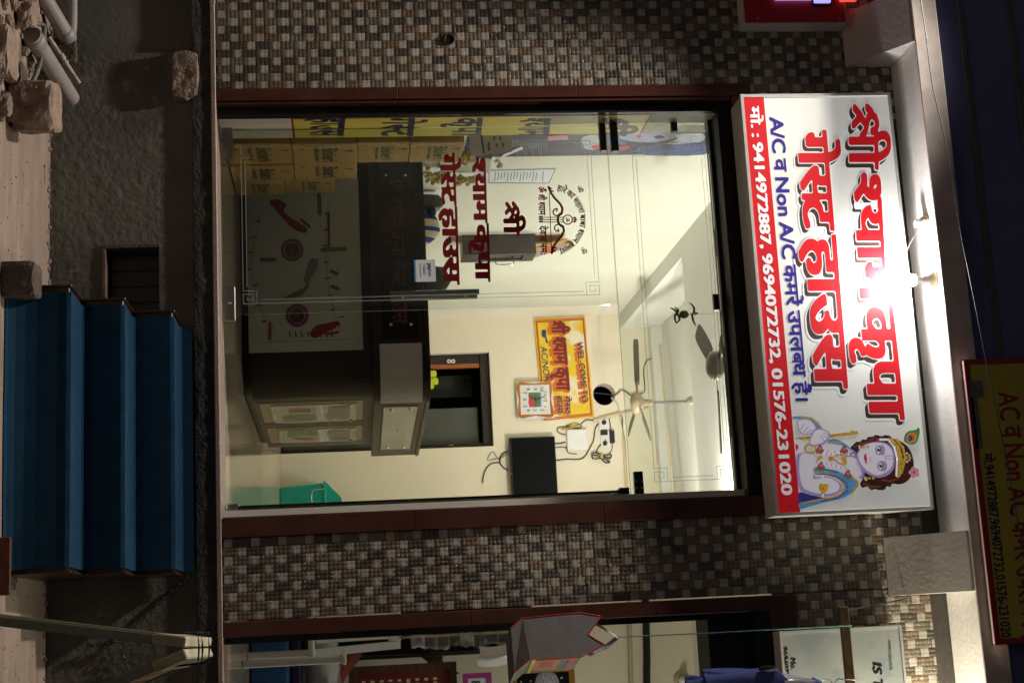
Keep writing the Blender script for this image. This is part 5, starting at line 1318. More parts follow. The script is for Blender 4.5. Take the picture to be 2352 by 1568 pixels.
# doorway
dw = thing('back_doorway', 'dark doorway with wooden frame in the back wall', 'doorway', ((d0+d1)/2,YB+.1,0))
obj('frame', MB().box(d0+.001,d0+.10,YB+.08,YB+.16,.001,dz-.101).box(d1-.05,d1-.001,YB+.08,YB+.16,.001,dz-.101).box(d0+.001,d1-.001,YB+.08,YB+.16,dz-.10,dz-.001), 'dark_wood', dw, bevel=.006)
obj('frame_strip', MB().box(d0+.1005,d0+.145,YB+.075,YB+.15,.001,dz-.103), 'orange_wood', dw, bevel=.005)
obj('door_leaf', MB().box(d0+.55,d1-.052,YB+.20,YB+.235,.01,dz-.13), 'door_green', dw, bevel=.006)
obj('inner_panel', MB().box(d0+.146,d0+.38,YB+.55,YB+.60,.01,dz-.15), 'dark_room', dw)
q = B(k8,310,1172); obj('door_knob', MB().tube([(q.x,YB+.075,q.z-.02),(q.x,YB+.05,q.z-.02),(q.x,YB+.05,q.z+.02),(q.x,YB+.075,q.z+.02)], .006, 8), 'chrome', dw)
q = B(k8,312,240); mb = MB()
for dx in (-.022,.022): mb.lathe([(.010,0),(.022,.0),(.022,.012),(.010,.012),(.010,0)], (d0+.075+dx*0+.0,YB+.07,q.z+dx), (0,-1,0), 14)
obj('hook_pair', mb, 'white_plastic', dw)
q0, q1 = B(k8,60,360), B(k8,170,540)
mb = MB()
for j, (a, b, c, d) in enumerate(((60,352,150,420),(60,430,172,500),(60,500,125,545))):
    A = [B(k8,*p) for p in ((a,b),(c-8,b-6),(c,d-20),(c-15,d),(a,d))]; mb.prism([(p.x, YB+.03+.012*j, p.z) for p in A], (0,.008,0))
tag(obj('paper_packet', mb, 'sticky_yellow'), 'lime yellow paper packets hanging in the dark back doorway', 'packet')

# welcome board
wb = thing('welcome_board', 'yellow hand painted welcome board with orange border on the back wall', 'sign', (B(k7,480,500).x,YB,B(k7,300,500).z))
Q = [(275,160),(340,872),(693,836),(630,140)]
bo = obj('board', bquad(k7, Q, .004, .022), 'welcome_yellow', wb)
cq = (sum(p[0] for p in Q)/4, sum(p[1] for p in Q)/4)
def shr(f): return [(cq[0]+(p[0]-cq[0])*f, cq[1]+(p[1]-cq[1])*(f+.035*(f<1))) for p in Q]
r1 = shr(.93); obj('border_line', strokes([r1+[r1[0]]], 6, lambda a,b: B(k7,a,b,.0232), 4), 'welcome_orange', bo)
r2 = shr(.90); obj('border_line', strokes([r2+[r2[0]]], 2.5, lambda a,b: B(k7,a,b,.0234), 3), 'welcome_maroon', bo)
def wtext(s, bl, br, hl, bold, m_, o=.0245, N=24, H=None): return obj('lettering', lettering(s, B(k7,*bl,o), B(k7,*br,o), B(k7,*hl,o), bold, N, H, n=(0,-1,0)), m_, bo)
for (s, bl, br, hl, bd_, m_) in (('WEL-COME TO', (572,320), (612,738), (613,320), .018, 'welcome_blue'), ('श्री श्याम कृपा', (398,172), (436,650), (482,172), .045, 'welcome_maroon'), ('AC/NON', (322,350), (345,600), (365,352), .010, 'welcome_blue'), ('गेस्ट', (488,692), (495,816), (522,692), .02, 'welcome_blue'), ('हाउस', (432,690), (438,812), (468,690), .02, 'welcome_blue')):
    if bd_ > .015:
        sh_ = lambda p: (p[0]-16, p[1]+6)
        wtext(s, sh_(bl), sh_(br), sh_(hl), bd_+.10, 'welcome_orange', .0238, 18)
    wtext(s, bl, br, hl, bd_, m_)
obj('pointing_hand', flat([(335,235),(362,240),(360,275),(372,322),(360,326),(352,290),(335,285),(328,258)], lambda a,b: B(k7,a,b,.0245), 3), 'welcome_blue', bo)
# clock
ck = thing('wall_clock', 'square white and copper wall clock hung over the corner of the welcome board', 'clock', (B(k8,1235,690).x,YB-.03,B(k8,1040,690).z))
Q = [(1022,488),(1040,893),(1448,885),(1425,477)]
obj('case', bquad(k8, Q, .025, .055), 'clock_face', ck, bevel=.004)
cq2 = (1233,686)
def sq2(f): return [(cq2[0]+(p[0]-cq2[0])*f, cq2[1]+(p[1]-cq2[1])*f) for p in Q]
a_ = sq2(.93); 
def bow_(pts, k):
    out = []
    for p, q in zip(pts, pts[1:]+pts[:1]):
        m = ((p[0]+q[0])/2, (p[1]+q[1])/2); out += [p, ((m[0]-cq2[0])*(1-k)+cq2[0], (m[1]-cq2[1])*(1-k)+cq2[1])]
    return out
outer = smooth_pts(bow_(a_, .06), 5)
mb = MB().prism([B(k8,*p,.055) for p in outer], (0,-.008,0)); obj('copper_frame', mb, 'copper', ck)
inn = sq2(.80); mb = MB().prism([B(k8,*p,.0632) for p in inn], (0,-.001,0)); dl = obj('dial', mb, 'clock_face', ck)
fK = lambda l: (lambda a, b: B(k8, a, b, l))
obj('dial_picture', flat([(1160,608),(1298,604),(1304,764),(1166,768)], fK(.0648)), 'dim_green', dl); obj('dial_picture', flat([(1164,660),(1215,665),(1222,740),(1168,764)], fK(.0652), 2), 'print_rose', dl); obj('dial_picture', flat([(1284,606),(1300,606),(1306,764),(1288,764)], fK(.0654)), 'print_sky', dl)
for i, s in enumerate(('12','1','2','3','4','5','6','7','8','9','10','11')):
    an = math.pi/6*i; R = 120 if i % 3 else 118; cx = 1232+R*math.cos(an)*(1.0); cy = 686+R*math.sin(an)
    cx = 1232+max(-112,min(112,R*1.25*math.cos(an))); cy = 686+max(-116,min(116,R*1.25*math.sin(an))); ww = 13*len(s)
    obj('numeral', lettering(s, B(k8,cx-17,cy-ww,.0655), B(k8,cx-16,cy+ww,.0655), B(k8,cx+19,cy-ww,.0655), .008, 18, n=(0,-1,0)), 'ink_black', dl)
obj('hand', strokes([[(1235,690),(1163,647)],[(1235,690),(1350,645)],[(1235,690),(1240,655)]], 4.5, fK(.067), 3), 'ink_black', dl)
# television
ta, tb = B(k8,940,1110), B(k8,1448,1100)
tv = thing('television', 'black flat television on the back wall below the cable box', 'television', (ta.x+.42,YB-.06,ta.z))
tw, th_ = .86, tb.z-ta.z
obj('casing', MB().box(ta.x, ta.x+tw, YB-.085, YB-.045, ta.z, ta.z+th_), 'tv_bezel', tv, bevel=.004)
obj('screen', MB().box(ta.x+.014, ta.x+tw-.014, YB-.0866, YB-.0852, ta.z+.022, ta.z+th_-.014), 'tv_black', tv)
obj('wall_bracket', MB().box(ta.x+.3, ta.x+.56, YB-.0445, YB-.001, ta.z+.1, ta.z+th_-.1), 'black', tv)
obj('standby_light', MB().lathe([(.0,.002),(.004,.002),(.004,0)], (ta.x+.37,YB-.0852,ta.z+.011), (0,-1,0), 8), 'led_red', tv)
# cable box, sockets, cables
sb = thing('cable_box', 'white cable television box on the back wall above the television', 'cable box', (B(k7,575,1000).x,YB-.02,B(k7,505,1000).z))
obj('box_case', bquad(k7, [(502,928),(508,1072),(652,1066),(640,922)], .004, .045), 'white_plastic', sb, bevel=.006)
q = B(k7,530,1064); obj('status_light', MB().ball((q.x,YB-.046,q.z), .006, None, None, 8, 5), 'led_red', sb)
obj('logo_ring', strokes([arcp((580,994),22,0,6.283,18)], 1.8, lambda a,b: B(k7,a,b,.0456), 2), 'paper', sb)
ek = thing('socket_board', 'white electric socket boards with black plugs on the back wall', 'socket', (B(k7,760,940).x,YB-.02,B(k7,725,940).z))
obj('upper_plate', bquad(k7, [(726,848),(730,930),(795,926),(790,846)], .002, .03), 'white_plastic', ek, bevel=.004)
obj('lower_plate', bquad(k7, [(736,934),(742,1045),(803,1040),(797,930)], .002, .03), 'white_plastic', ek, bevel=.004)
for (a, b) in ((760,878),(768,1022)):
    q = B(k7,a,b); obj('plug', MB().lathe([(.0,.05),(.016,.048),(.024,.02),(.024,0)], (q.x,YB-.031,q.z), (0,-1,0), 12), 'cable_black', ek)
obj('switch_block', bquad(k7, [(735,936),(737,966),(785,963),(782,934)], .031, .06), 'cable_black', ek, bevel=.004)
ad = obj('power_adapter', bquad(k7, [(798,934),(806,1020),(836,1018),(830,932)], .004, .05), 'cable_black', None, bevel=.004); tag(ad, 'black power adapter beside the socket boards', 'adapter')
cb2 = obj('cable_bundle', MB().tube(curve_pts([B(k7,a,b,.03+.01*(i%2)) for i,(a,b) in enumerate(((672,1095),(700,1085),(760,1105),(808,1100),(800,1125),(740,1110),(680,1105),(690,1130),(750,1125),(800,1150),(770,1155),(735,1120)))]), .007, 6), 'cable_black'); tag(cb2, 'coiled black cable bundle tied with yellow beside the cable box', 'cable')
obj('yellow_tie', bquad(k7, [(735,1098),(737,1128),(752,1126),(750,1096)], .02, .055), 'cable_yellow', cb2)
def wire(pts, r, m_, lab, k=k7, o=.012, n='cable'):
    return tag(obj(n, MB().tube(curve_pts([B(k,a,b,o) for a,b in pts]), r, 6), m_), lab, 'cable')
wire([(760,880),(720,890),(700,930),(690,1000),(660,1060),(630,1110),(590,1130),(500,1130),(425,1140)], .006, 'cable_black', 'black cable curving from the upper socket down to the television')
wire([(768,1022),(740,1030),(718,1060),(710,1090)], .006, 'cable_black', 'short black cable from the lower plug to the cable bundle')
wire([(420,1022),(460,1020),(495,1012)], .006, 'cable_black', 'upper short black cable between television and cable box')
wire([(420,1052),(460,1046),(498,1050)], .004, 'cable_black', 'lower thin black cable between television and cable box')
wire([(800,848),(808,900),(812,935)], .005, 'cable_black', 'black cable from socket board to power adapter')
wire([(820,1020),(818,1060),(800,1095)], .004, 'cable_black', 'thin black cable under the power adapter')
wire([(790,846),(730,845),(690,860),(640,858),(605,885)], .005, 'cable_black', 'black cable running from the sockets to the yellow cable loop')
wire([(500,960),(470,955),(440,935),(450,910),(520,905),(590,915),(605,895),(560,880),(500,900)], .005, 'cable_black', 'tangled black antenna leads beside the cable box')
wire([(470,925),(520,915),(545,900),(555,880),(590,895),(545,905),(540,880)], .009, 'cable_yellow', 'yellow cable wound round the antenna leads')
wire([(940,1455),(890,1430),(850,1370),(870,1290),(940,1245)], .007, 'cable_black', 'black cable loop hanging out under the left of the television', k8)
wire([(660,1600),(665,1530),(700,1440),(760,1385),(840,1375)], .006, 'cable_black', 'long black cable drooping below the television', k8)
wire([(935,1270),(860,1325),(820,1320),(790,1270),(760,1258),(730,1300),(720,1345),(850,1325)], .003, 'cable_black', 'thin dark wire loop left of the television', k8)
wire([(575,1064+30),(515,1085),(500,1040),(508,1075)], .004, 'cable_black', 'thin black lead under the cable box')
# conduit, lamp holder wire, hole rim
cdt = tag(obj('conduit_pipe', MB().tube([B(k7,a,b,.018) for a,b in ((690,862),(860,815),(885,845),(900,1000),(925,1425))], .017, 10).tube([B(k7,a,b,.014) for a,b in ((860,815),(1070,770))], .012, 8), 'cream_paint'), 'cream conduit pipe running along the back wall above the sockets', 'pipe')
cln = tag(obj('ceiling_conduit', MB().tube([P(1516,790,Z=CZ-.14), P(1549,1160,Z=CZ-.14)], .014, 8), 'cream_paint'), 'cream conduit running across the back ceiling', 'pipe')
for i_, (p_) in enumerate((B(k7,1120,425,.10),)):
    t = thing('lamp_holder', 'cream lamp holder with drooping black wire high on the back wall', 'lamp holder', p_+Vector((0,.09,0)))
    obj('base', MB().lathe([(.0,0),(.05,0),(.05,.012),(.03,.02)], p_+Vector((0,.099,0)), (0,-1,0), 18), 'cream_paint', t)
    obj('socket', MB().lathe([(.03,.018),(.026,.06),(.024,.075),(.0,.076)], p_+Vector((0,.099,0)), (0,-1,0), 16), 'white_plastic', t)
    wr = MB().tube(curve_pts([p_+Vector((0,.02,0))]+[B(k7,a,b,.03) for a,b in ((1060,450),(1035,520),(1045,650),(1015,680))]), .005, 6); obj('wire', wr, 'cable_black', t)
    obj('plug', MB().tube([B(k7,1018,680,.03),B(k7,955,690,.03)], [.010,.018], 8), 'cable_black', t)
wire([(950,690),(915,665),(885,650),(840,685),(780,680),(690,670)], .006, 'cable_black', 'black cable from the hanging plug into the round wall hole', k7, .02)
wire([(810,705),(845,735),(862,775),(868,825)], .006, 'cable_white', 'white cable coming out of the round wall hole', k7, .02)
# bin
bx0 = P(700,1107,Y=YB-.35).x; bw, bdp = .46, .34; by0 = YB-.42; zr = P(742,1130,Y=by0).z
bi = thing('swing_bin', 'teal plastic swing lid bin standing on the floor against the back wall', 'bin', (bx0+bw/2,by0+bdp/2,0))
def taper(z0, z1, i0, i1):
    a = [(bx0+i0,by0+i0,z0),(bx0+bw-i0,by0+i0,z0),(bx0+bw-i0,by0+bdp-i0,z0),(bx0+i0,by0+bdp-i0,z0)]; b = [(bx0+i1,by0+i1,z1),(bx0+bw-i1,by0+i1,z1),(bx0+bw-i1,by0+bdp-i1,z1),(bx0+i1,by0+bdp-i1,z1)]
    return MB().hexa(a, b)
obj('bin_body', taper(.001, zr, .045, .018), 'teal', bi, bevel=.015, seg=3)
obj('rim', taper(zr+.0005, zr+.03, 0, .004), 'teal', bi, bevel=.006)
pts = [(bx0+.012,zr+.0305),(bx0+bw-.012,zr+.0305),(bx0+bw*.62,zr+.18),(bx0+bw*.38,zr+.18)]
obj('lid', MB().prism([(x,by0+.012,z) for x,z in pts], (0,bdp-.024,0)), 'teal', bi, bevel=.02, seg=3)
obj('wire_handle', MB().tube(curve_pts([(bx0+.08,by0-.004,zr+.01),(bx0+.10,by0-.016,zr-.10),(bx0+.24,by0-.016,zr-.10),(bx0+.26,by0-.004,zr+.01)],5), .005, 6), 'chrome', bi)

# ================================================================ HANGING THINGS
def fan(c, zc, lab, ang, blade_m='fan_blade', body='fan_pearl', hubz=None):
    t = thing('ceiling_fan', lab, 'fan', (c.x,c.y,c.z)); z = c.z
    obj('motor', MB().lathe([(.0,-.055),(.06,-.05),(.095,-.028),(.105,-.005),(.10,.02),(.07,.05),(.035,.07),(.03,.14),(.02,.15)], c, (0,0,1), 28), body, t)
    obj('rod', MB().tube([(c.x,c.y,z+.14),(c.x,c.y,zc-.10)], .012, 10), 'steel', t)
    obj('canopy', MB().lathe([(.02,-.14),(.035,-.13),(.06,-.06),(.07,-.002),(.0,-.001)], (c.x,c.y,zc), (0,0,1), 22), body, t)
    for k in range(3):
        an = ang+2*math.pi*k/3; d = Vector((math.cos(an), math.sin(an), 0)); s_ = Vector((-d.y, d.x, 0)); mb = MB()
        def bp(r, w, o): return c+d*r+s_*w+Vector((0,0,.012+.18*w+o))
        prof_ = [(.17,.05),(.24,.062),(.40,.066),(.55,.062),(.60,.045)]
        up_ = [bp(r,w,.003) for r,w in prof_]+[bp(r,-w,.003) for r,w in prof_[::-1]]
        b_ = obj('blade', mb.prism(up_, (0,0,-.005)), blade_m, t)
        obj('blade_arm', MB().hexa([bp(.07,-.02,-.002),bp(.07,.02,-.002),bp(.20,.03,-.002),bp(.20,-.03,-.002)], [bp(.07,-.02,-.006),bp(.07,.02,-.006),bp(.20,.03,-.006),bp(.20,-.03,-.006)]), body, b_)
cn = P(1642,840,Y=1.8); fan(cn, FZ, 'ceiling fan with dark blades near the entrance just below the door head', math.radians(6), 'fan_blade', 'fan_grey')
cf = P(1462,925,Y=5.6); fan(cf, CZ-.001, 'pearl coloured ceiling fan on a rod at the back of the room', math.radians(-50), 'fan_blade', 'fan_tan')
# lemon and chillies charm
lc = P(1571,722,Y=.62); ch = thing('lemon_charm', 'lemon and green chilli charm hanging on a thread inside the door head', 'charm', lc)
obj('thread', MB().tube([lc, (lc.x,lc.y,FZ)], .0015, 5), 'cable_white', ch)
obj('lemon', MB().ball(lc, .026,.026,.03, 12, 8), 'lemon', ch)
for k in range(8):
    an = k*2.4; z = lc.z+(-.055 if k % 2 else .05)+.008*(k % 3); mb = MB(); d = Vector((math.cos(an), math.sin(an), 0))
    p0 = Vector((lc.x,lc.y,z)); mb.tube(curve_pts([p0, p0+d*.04+Vector((0,0,.005)), p0+d*.075+Vector((0,0,-.025 if k % 3 else .02))],4), [.007]*5+[.006,.005,.003,.001], 7); obj('chilli', mb, 'leaf', ch)
# lamps of the room (hidden above the door head / round the corner)
def wall_lamp(c, length, watts, lab, tilt=0):
    t = thing('tube_light', lab, 'tube light', c)
    obj('batten', MB().box(c[0]-.02, c[0]+.03, c[1]-length/2-.03, c[1]+length/2+.03, c[2]-.03, c[2]+.03), 'white_plastic', t, bevel=.004)
    obj('tube', MB().tube([(c[0]-.045,c[1]-length/2,c[2]),(c[0]-.045,c[1]+length/2,c[2])], .014, 10), 'tube_glow', t)
    l = bpy.data.lights.new('tube_lamp', 'AREA'); l.shape = 'RECTANGLE'; l.size = .05; l.size_y = length; l.energy = watts; l.color = (1,.975,.90); l.spread = math.radians(180)
    o = bpy.data.objects.new('tube_lamp', l); COL.objects.link(o); o.location = (c[0]-.075, c[1], c[2]); o.rotation_euler = (0, math.radians(90+tilt), 0)
wall_lamp((XR-.031, 2.75, 3.47), .6, 84, 'short tube light high on the right wall near the entrance', 34)
wall_lamp((XR-.031, 5.3, 3.12), .6, 50, 'short tube light high on the right wall at the back')
# ================================================================ NEIGHBOURING SHOP ON THE RIGHT
sr = thing('neighbour_shop_frame', 'polished maroon granite frame of the right hand shop', 'door frame', (.7,.05,0))
zs = .001
for ze in (1.3, 2.3, 2.93): obj('jamb_slab', MB().box(X2+.001, -.055, -.024, .075, zs, ze-.0015), 'maroon', sr, bevel=.003); zs = ze
obj('head_slab', MB().box(X2+.001, 2.4, -.024, .075, 2.93, HZ2), 'maroon', sr, bevel=.003)
obj('inner_channel', MB().box(-.0545, -.02, .05, .12, .001, 2.929), 'black', sr)
obj('shutter_box', MB().box(-.0545, 2.4, .08, .36, 2.60, 2.929), 'black', sr)
obj('head_reveal', MB().box(-.0545, 2.4, -.018, .0795, 2.84, 2.9285), 'black', sr)
Y2, XA, XB2 = 3.2, -.5, 2.6
struct('shop_floor', MB().box(XA, XB2, .301, Y2, -.03, -.001), 'floor_tile')
struct('shop_wall_left', MB().box(XA-.04, XA, .381, Y2, 0, 3.3), 'wall_cream')
struct('shop_wall_right', MB().box(XB2, XB2+.04, .381, Y2, 0, 3.3), 'wall_cream')
struct('shop_wall_back', MB().box(XA-.04, XB2+.04, Y2, Y2+.1, 0, 3.3), 'wall_cream')
struct('shop_ceiling', MB().box(XA-.04, XB2+.04, .381, Y2+.1, 3.3, 3.4), 'ceiling_white')
struct('shop_beam', MB().box(XA, XB2, 2.2, 2.45, 3.05, 3.299), 'ceiling_white')
def Sb(x, y, o=0.0, Yp=None): q = P(x, y, Y=(Y2 if Yp is None else Yp)); return Vector((q.x, q.y-o, q.z))
z1 = Sb(1452,1480).z; z2 = Sb(1482,1480).z
tag(obj('wall_conduit', MB().tube([(XA,Y2-.02,z1),(XB2,Y2-.02,z1-.1)], .017, 8), 'cream_paint'), 'cream conduit on the back wall of the right shop', 'pipe')
bp_ = tag(obj('black_pipe', MB().tube(curve_pts([(XA,Y2-.04,z2+.03),(.2,Y2-.04,z2),(.6,Y2-.04,z2-.02),(XB2,Y2-.04,z2-.06)]), .027, 10), 'cable_black'), 'thick black pipe along the back wall of the right shop', 'pipe')
t = thing('lamp_holder', 'cream lamp holder on the back wall of the right shop beside the hanging coat', 'lamp holder', Sb(1565,1560))
q = Sb(1565,1560); obj('base', MB().lathe([(.0,0),(.06,0),(.06,.014),(.035,.02)], q, (0,-1,0), 18), 'cream_paint', t); obj('socket', MB().lathe([(.03,.02),(.024,.08),(.0,.081)], q, (0,-1,0), 14), 'white_plastic', t)
# dark shelf unit
s0, s1 = Sb(900,1478,0,2.7), Sb(1180,1508,0,2.7)
su = thing('wooden_shelf', 'dark wooden shelf unit standing at the left in the right shop', 'shelf', (s0.x+.08,2.8,0))
xw0, xw1 = XA+.01, Sb(1000,1506,0,2.7).x
obj('side_panel', MB().box(xw1-.02, xw1, 2.68, 3.1, .001, 1.95).box(xw0, xw0+.02, 2.68, 3.1, .001, 1.95), 'shelf_dark', su)
for z in (.3,.75,1.2,1.6,1.93): obj('shelf_board', MB().box(xw0+.0205, xw1-.0205, 2.69, 3.1, z, z+.02), 'shelf_dark', su)
obj('back_panel', MB().box(xw0+.0205, xw1-.0205, 3.101, 3.11, .001, 1.95), 'shelf_dark', su)
a = Sb(1000,1500,0,2.65); obj('arched_bracket', MB().prism([(xw1+.001,2.70,1.15),(xw1+.13,2.70,1.30),(xw1+.13,2.70,1.42),(xw1+.04,2.70,1.30),(xw1+.001,2.70,1.30)], (0,.03,0)), 'brown_wood', su)
# packets hung in a strip
for i in range(9):
    zc = 1.02+.075*i; x = -.032+.010*(i % 3); y = 1.15
    def pk(a, b, i=i, zc=zc, x=x): return (x+.085*a+.006*math.sin(9*b+i), y-.03*math.sin(math.pi*a)*math.sin(math.pi*b)-.02*(i % 2)+.01*math.sin(13*a+i), zc+.085*b)
    o = obj('plastic_packet', MB().grid(pk, 5, 6), 'plastic_clear' if i % 4 else 'plastic_milky'); tag(o, ('lowest','second lowest','third lowest','fourth lowest','middle','fourth highest','third highest','second highest','topmost')[i] + ' clear plastic packet in the hanging strip beside the right jamb', 'packet', 'packets hung inside the right shop')
obj_ = tag(obj('packet_strip', MB().box(-.0195,-.004,1.17,1.18,.95,1.85), 'cream_paint'), 'pale vertical strip carrying the hanging plastic packets', 'strip')
# white carrier bag
a, b = Sb(1105,1482,0,1.6), Sb(1185,1524,0,1.6)
def wb_(p, q): return (a.x+(b.x-a.x)*p+.01*math.sin(5*q), 1.6-.06*math.sin(math.pi*p)+.01*math.sin(7*p+3*q), a.z-.02+(b.z-a.z+.06)*q+.01*math.sin(6*p))
tag(obj('carrier_bag', MB().grid(wb_, 10, 12), 'plastic_milky'), 'milky white plastic carrier bag hanging behind the printed shopping bag', 'bag')
# red framed board, pink calendar, gold framed picture
def framed(name, lab, cat, x0, x1, y0, wid, fm, im, Yp=None, fw=.03):
    p0, p1 = Sb(x0,y0,0,Yp), Sb(x1,y0,0,Yp); yb = p0.y
    t = thing(name, lab, cat, (p0.x+wid/2, yb-.01, p0.z))
    obj('frame', MB().box(p0.x,p0.x+wid,yb-.02,yb-.001,p0.z,p0.z+fw).box(p0.x,p0.x+wid,yb-.02,yb-.001,p1.z-fw,p1.z).box(p0.x,p0.x+fw,yb-.02,yb-.001,p0.z+fw+.0005,p1.z-fw-.0005).box(p0.x+wid-fw,p0.x+wid,yb-.02,yb-.001,p0.z+fw+.0005,p1.z-fw-.0005), fm, t)
    f = obj('picture_face', MB().box(p0.x+fw+.0005,p0.x+wid-fw-.0005,yb-.012,yb-.001,p0.z+fw+.0005,p1.z-fw-.0005), im, t)
    return t, f, p0, p1
t, f, p0, p1 = framed('text_board', 'red board with rows of small tan writing in the right shop', 'sign', 800, 1048, 1531, .8, 'brown_wood', 'red_banner', 2.6, .05)
mb = MB(); rr = random.Random(4)
for r in range(9):
    x = p0.x+.10
    while x < p0.x+.7:
        w = rr.uniform(.012,.03); z = p0.z+.09+r*.062; mb.add([(x,p0.y-.0135,z),(x+w,p0.y-.0135,z),(x+w,p0.y-.0135,z+.026),(x,p0.y-.0135,z+.026)], [(0,1,2,3)]); x += w+rr.uniform(.008,.02)
obj('writing', mb, 'lemon_block', f, kind='stuff')
t, f, p0, p1 = framed('wall_calendar', 'pink day calendar in the right shop under the shopping bag', 'calendar', 1062, 1128, 1546, .3, 'pink_board', 'paper', 2.5, .035)
for i, s in enumerate(('8','9','12')): obj('numeral', lettering(s, (p0.x+.05+.07*i,p0.y-.0125,p0.z+.06), (p0.x+.09+.07*i,p0.y-.0125,p0.z+.06), (p0.x+.05+.07*i,p0.y-.0125,p0.z+.12), .02, 14, n=(0,-1,0)), 'ink_black', f)
t, f, p0, p1 = framed('gold_framed_picture', 'gold framed dark picture with silver dots in the right shop', 'picture', 1172, 1318, 1534, .5, 'gold', 'black_gloss', 2.5, .04)
mb = MB()
for i in range(26):
    x, z = p0.x+rr.uniform(.06,.4), p0.z+rr.uniform(.06,.36); mb.ball((x,p0.y-.013,z), .007,.002,.007,6,4)
mb.lathe([(.0,.003),(.07,.003),(.085,.001),(.085,0)], (p0.x+.11,p0.y-.0125,p0.z+.25), (0,-1,0), 18)
obj('silver_ornament', mb, 'silver_print', f, kind='stuff')
# blue bench, wrapped bundle, orange cloth
bb = thing('blue_bench', 'blue vinyl covered bench inside the right shop', 'bench', (.6,2.2,0))
xb = XA+.3
obj('bench_body', MB().box(xb,1.6,1.95,2.6,.001,.27), 'blue_vinyl', bb, bevel=.05, seg=4)
obj('bench_edge', MB().box(xb+.01,1.6,1.96,2.6,.2705,.33), 'ink_navy', bb, bevel=.01)
def bun(p, q):
    th = 2*math.pi*q; r = 1+.10*math.sin(17*p+5*th)+.07*math.sin(9*th+3*p)+.05*math.sin(31*p)
    return (xb+.02+1.2*p, 2.16+.16*math.cos(th)*r, .46+.125*math.sin(th)*r)
wr = thing('wrapped_bundle', 'bundle of cloth wrapped in crinkled clear plastic on the blue bench', 'bundle', (.6,2.16,.33))
obj('plastic_wrap', MB().grid(bun, 40, 22), 'plastic_clear', wr)
def bun2(p, q): v = Vector(bun(p,q)); c = Vector((v.x,2.16,.46)); return c+(v-c)*.9
obj('cloth', MB().grid(bun2, 30, 18), 'grey_plastic', wr)
def oc(p, q): return (xb+.28+.7*p, 2.25-.12*math.sin(math.pi*q)+.02*math.sin(11*p+4*q), .50+.24*q*(.7+.3*math.sin(9*p+2)))
tag(obj('orange_cloth', MB().grid(oc, 14, 10), 'orange_cloth'), 'orange red cloth heaped behind the white plastic chair', 'cloth')
# white plastic chair
cxr, cyr = -.135, 1.55
wc = thing('plastic_chair', 'white plastic armchair inside the right shop', 'chair', (cxr,cyr,0))
ca, sa = math.cos(math.radians(6)), math.sin(math.radians(6))
def cp_(x, y, z): return Vector((cxr+(x*ca-y*sa), cyr+(x*sa+y*ca), z))
def cbox(x0,x1,y0,y1,z0,z1,dx=0,dy=0): return MB().hexa([cp_(x0,y0,z0),cp_(x1,y0,z0),cp_(x1,y1,z0),cp_(x0,y1,z0)], [cp_(x0+dx,y0+dy,z1),cp_(x1+dx,y0+dy,z1),cp_(x1+dx,y1+dy,z1),cp_(x0+dx,y1+dy,z1)])
obj('seat', cbox(-.22,.22,-.22,.20,.40,.43), 'white_plastic', wc, bevel=.01)
for x in (-.235,.19):
    obj('leg', cbox(x,x+.045,-.25,-.205,.0,.60), 'white_plastic', wc, bevel=.008)
    obj('leg', cbox(x,x+.045,.19,.235,.0,.43,0,-.03), 'white_plastic', wc, bevel=.008)
    obj('armrest', cbox(x-.01,x+.055,-.27,.20,.60,.63), 'white_plastic', wc, bevel=.01)
for bp__ in (MB().hexa([cp_(-.24,.19,.43),cp_(-.19,.19,.43),cp_(-.17,.26,.98),cp_(-.22,.26,.98)], [cp_(-.24,.215,.43),cp_(-.19,.215,.43),cp_(-.17,.285,.98),cp_(-.22,.285,.98)]), MB().hexa([cp_(.19,.19,.43),cp_(.24,.19,.43),cp_(.22,.26,.98),cp_(.17,.26,.98)], [cp_(.19,.215,.43),cp_(.24,.215,.43),cp_(.22,.285,.98),cp_(.17,.285,.98)])): obj('back_post', bp__, 'white_plastic', wc)
obj('back_top', cbox(-.17,.17,.255,.285,.90,.985), 'white_plastic', wc, bevel=.006)
for i in range(5):
    x = -.145+.066*i; obj('back_slat', MB().hexa([cp_(x,.20,.44),cp_(x+.035,.20,.44),cp_(x+.035,.25,.90),cp_(x,.25,.90)], [cp_(x,.212,.44),cp_(x+.035,.212,.44),cp_(x+.035,.262,.90),cp_(x,.262,.90)]), 'white_plastic', wc)

# ---- white signboard above the right shop
wx0, wz0, wz1 = .062, 2.93, 3.60; WY = -.16
ws = thing('shop_board', 'weathered white signboard with black lettering above the right shop', 'sign', (.9,-.1,wz0))
obj('board_box', MB().box(wx0, 2.2, WY+.004, -.03, wz0, wz1), 'alum', ws)
wf = obj('board_face', MB().box(wx0+.012, 2.19, WY, WY+.0035, wz0+.012, wz1-.012), 'board_white', ws)
obj('board_rim', MB().box(wx0-.002, 2.2, WY-.004, WY+.0055, wz0-.002, wz0+.0115).box(wx0-.002, 2.2, WY-.004, WY+.0055, wz1-.0115, wz1+.002).box(wx0-.002, wx0+.0115, WY-.0038, WY+.005, wz0+.012, wz1-.012), 'alum', ws)
kE = crop(2300,2100,2.352)
def We(a, b, l=.001): q = P(*kE(a,b), Y=WY); return Vector((q.x, WY-l, q.z))
def wtx(s, bl, br, hl, bold, N=24, H=None, m_='ink_black'): return obj('lettering', lettering(s, We(*bl), We(*br), We(*hl), bold, N, H, n=(0,-1,0)), m_, wf)
wtx('www.rupa.co.in', (1988,388), (2002,640), (2012,388), .004, 26, .46)
wtx('IS T', (1862,568), (1874,790), (1935,582), .03)
wtx('9694072732', (1113,445), (1130,800), (1152,445), .03)
wtx('Mo.', (1180,538), (1184,640), (1220,538), .03)
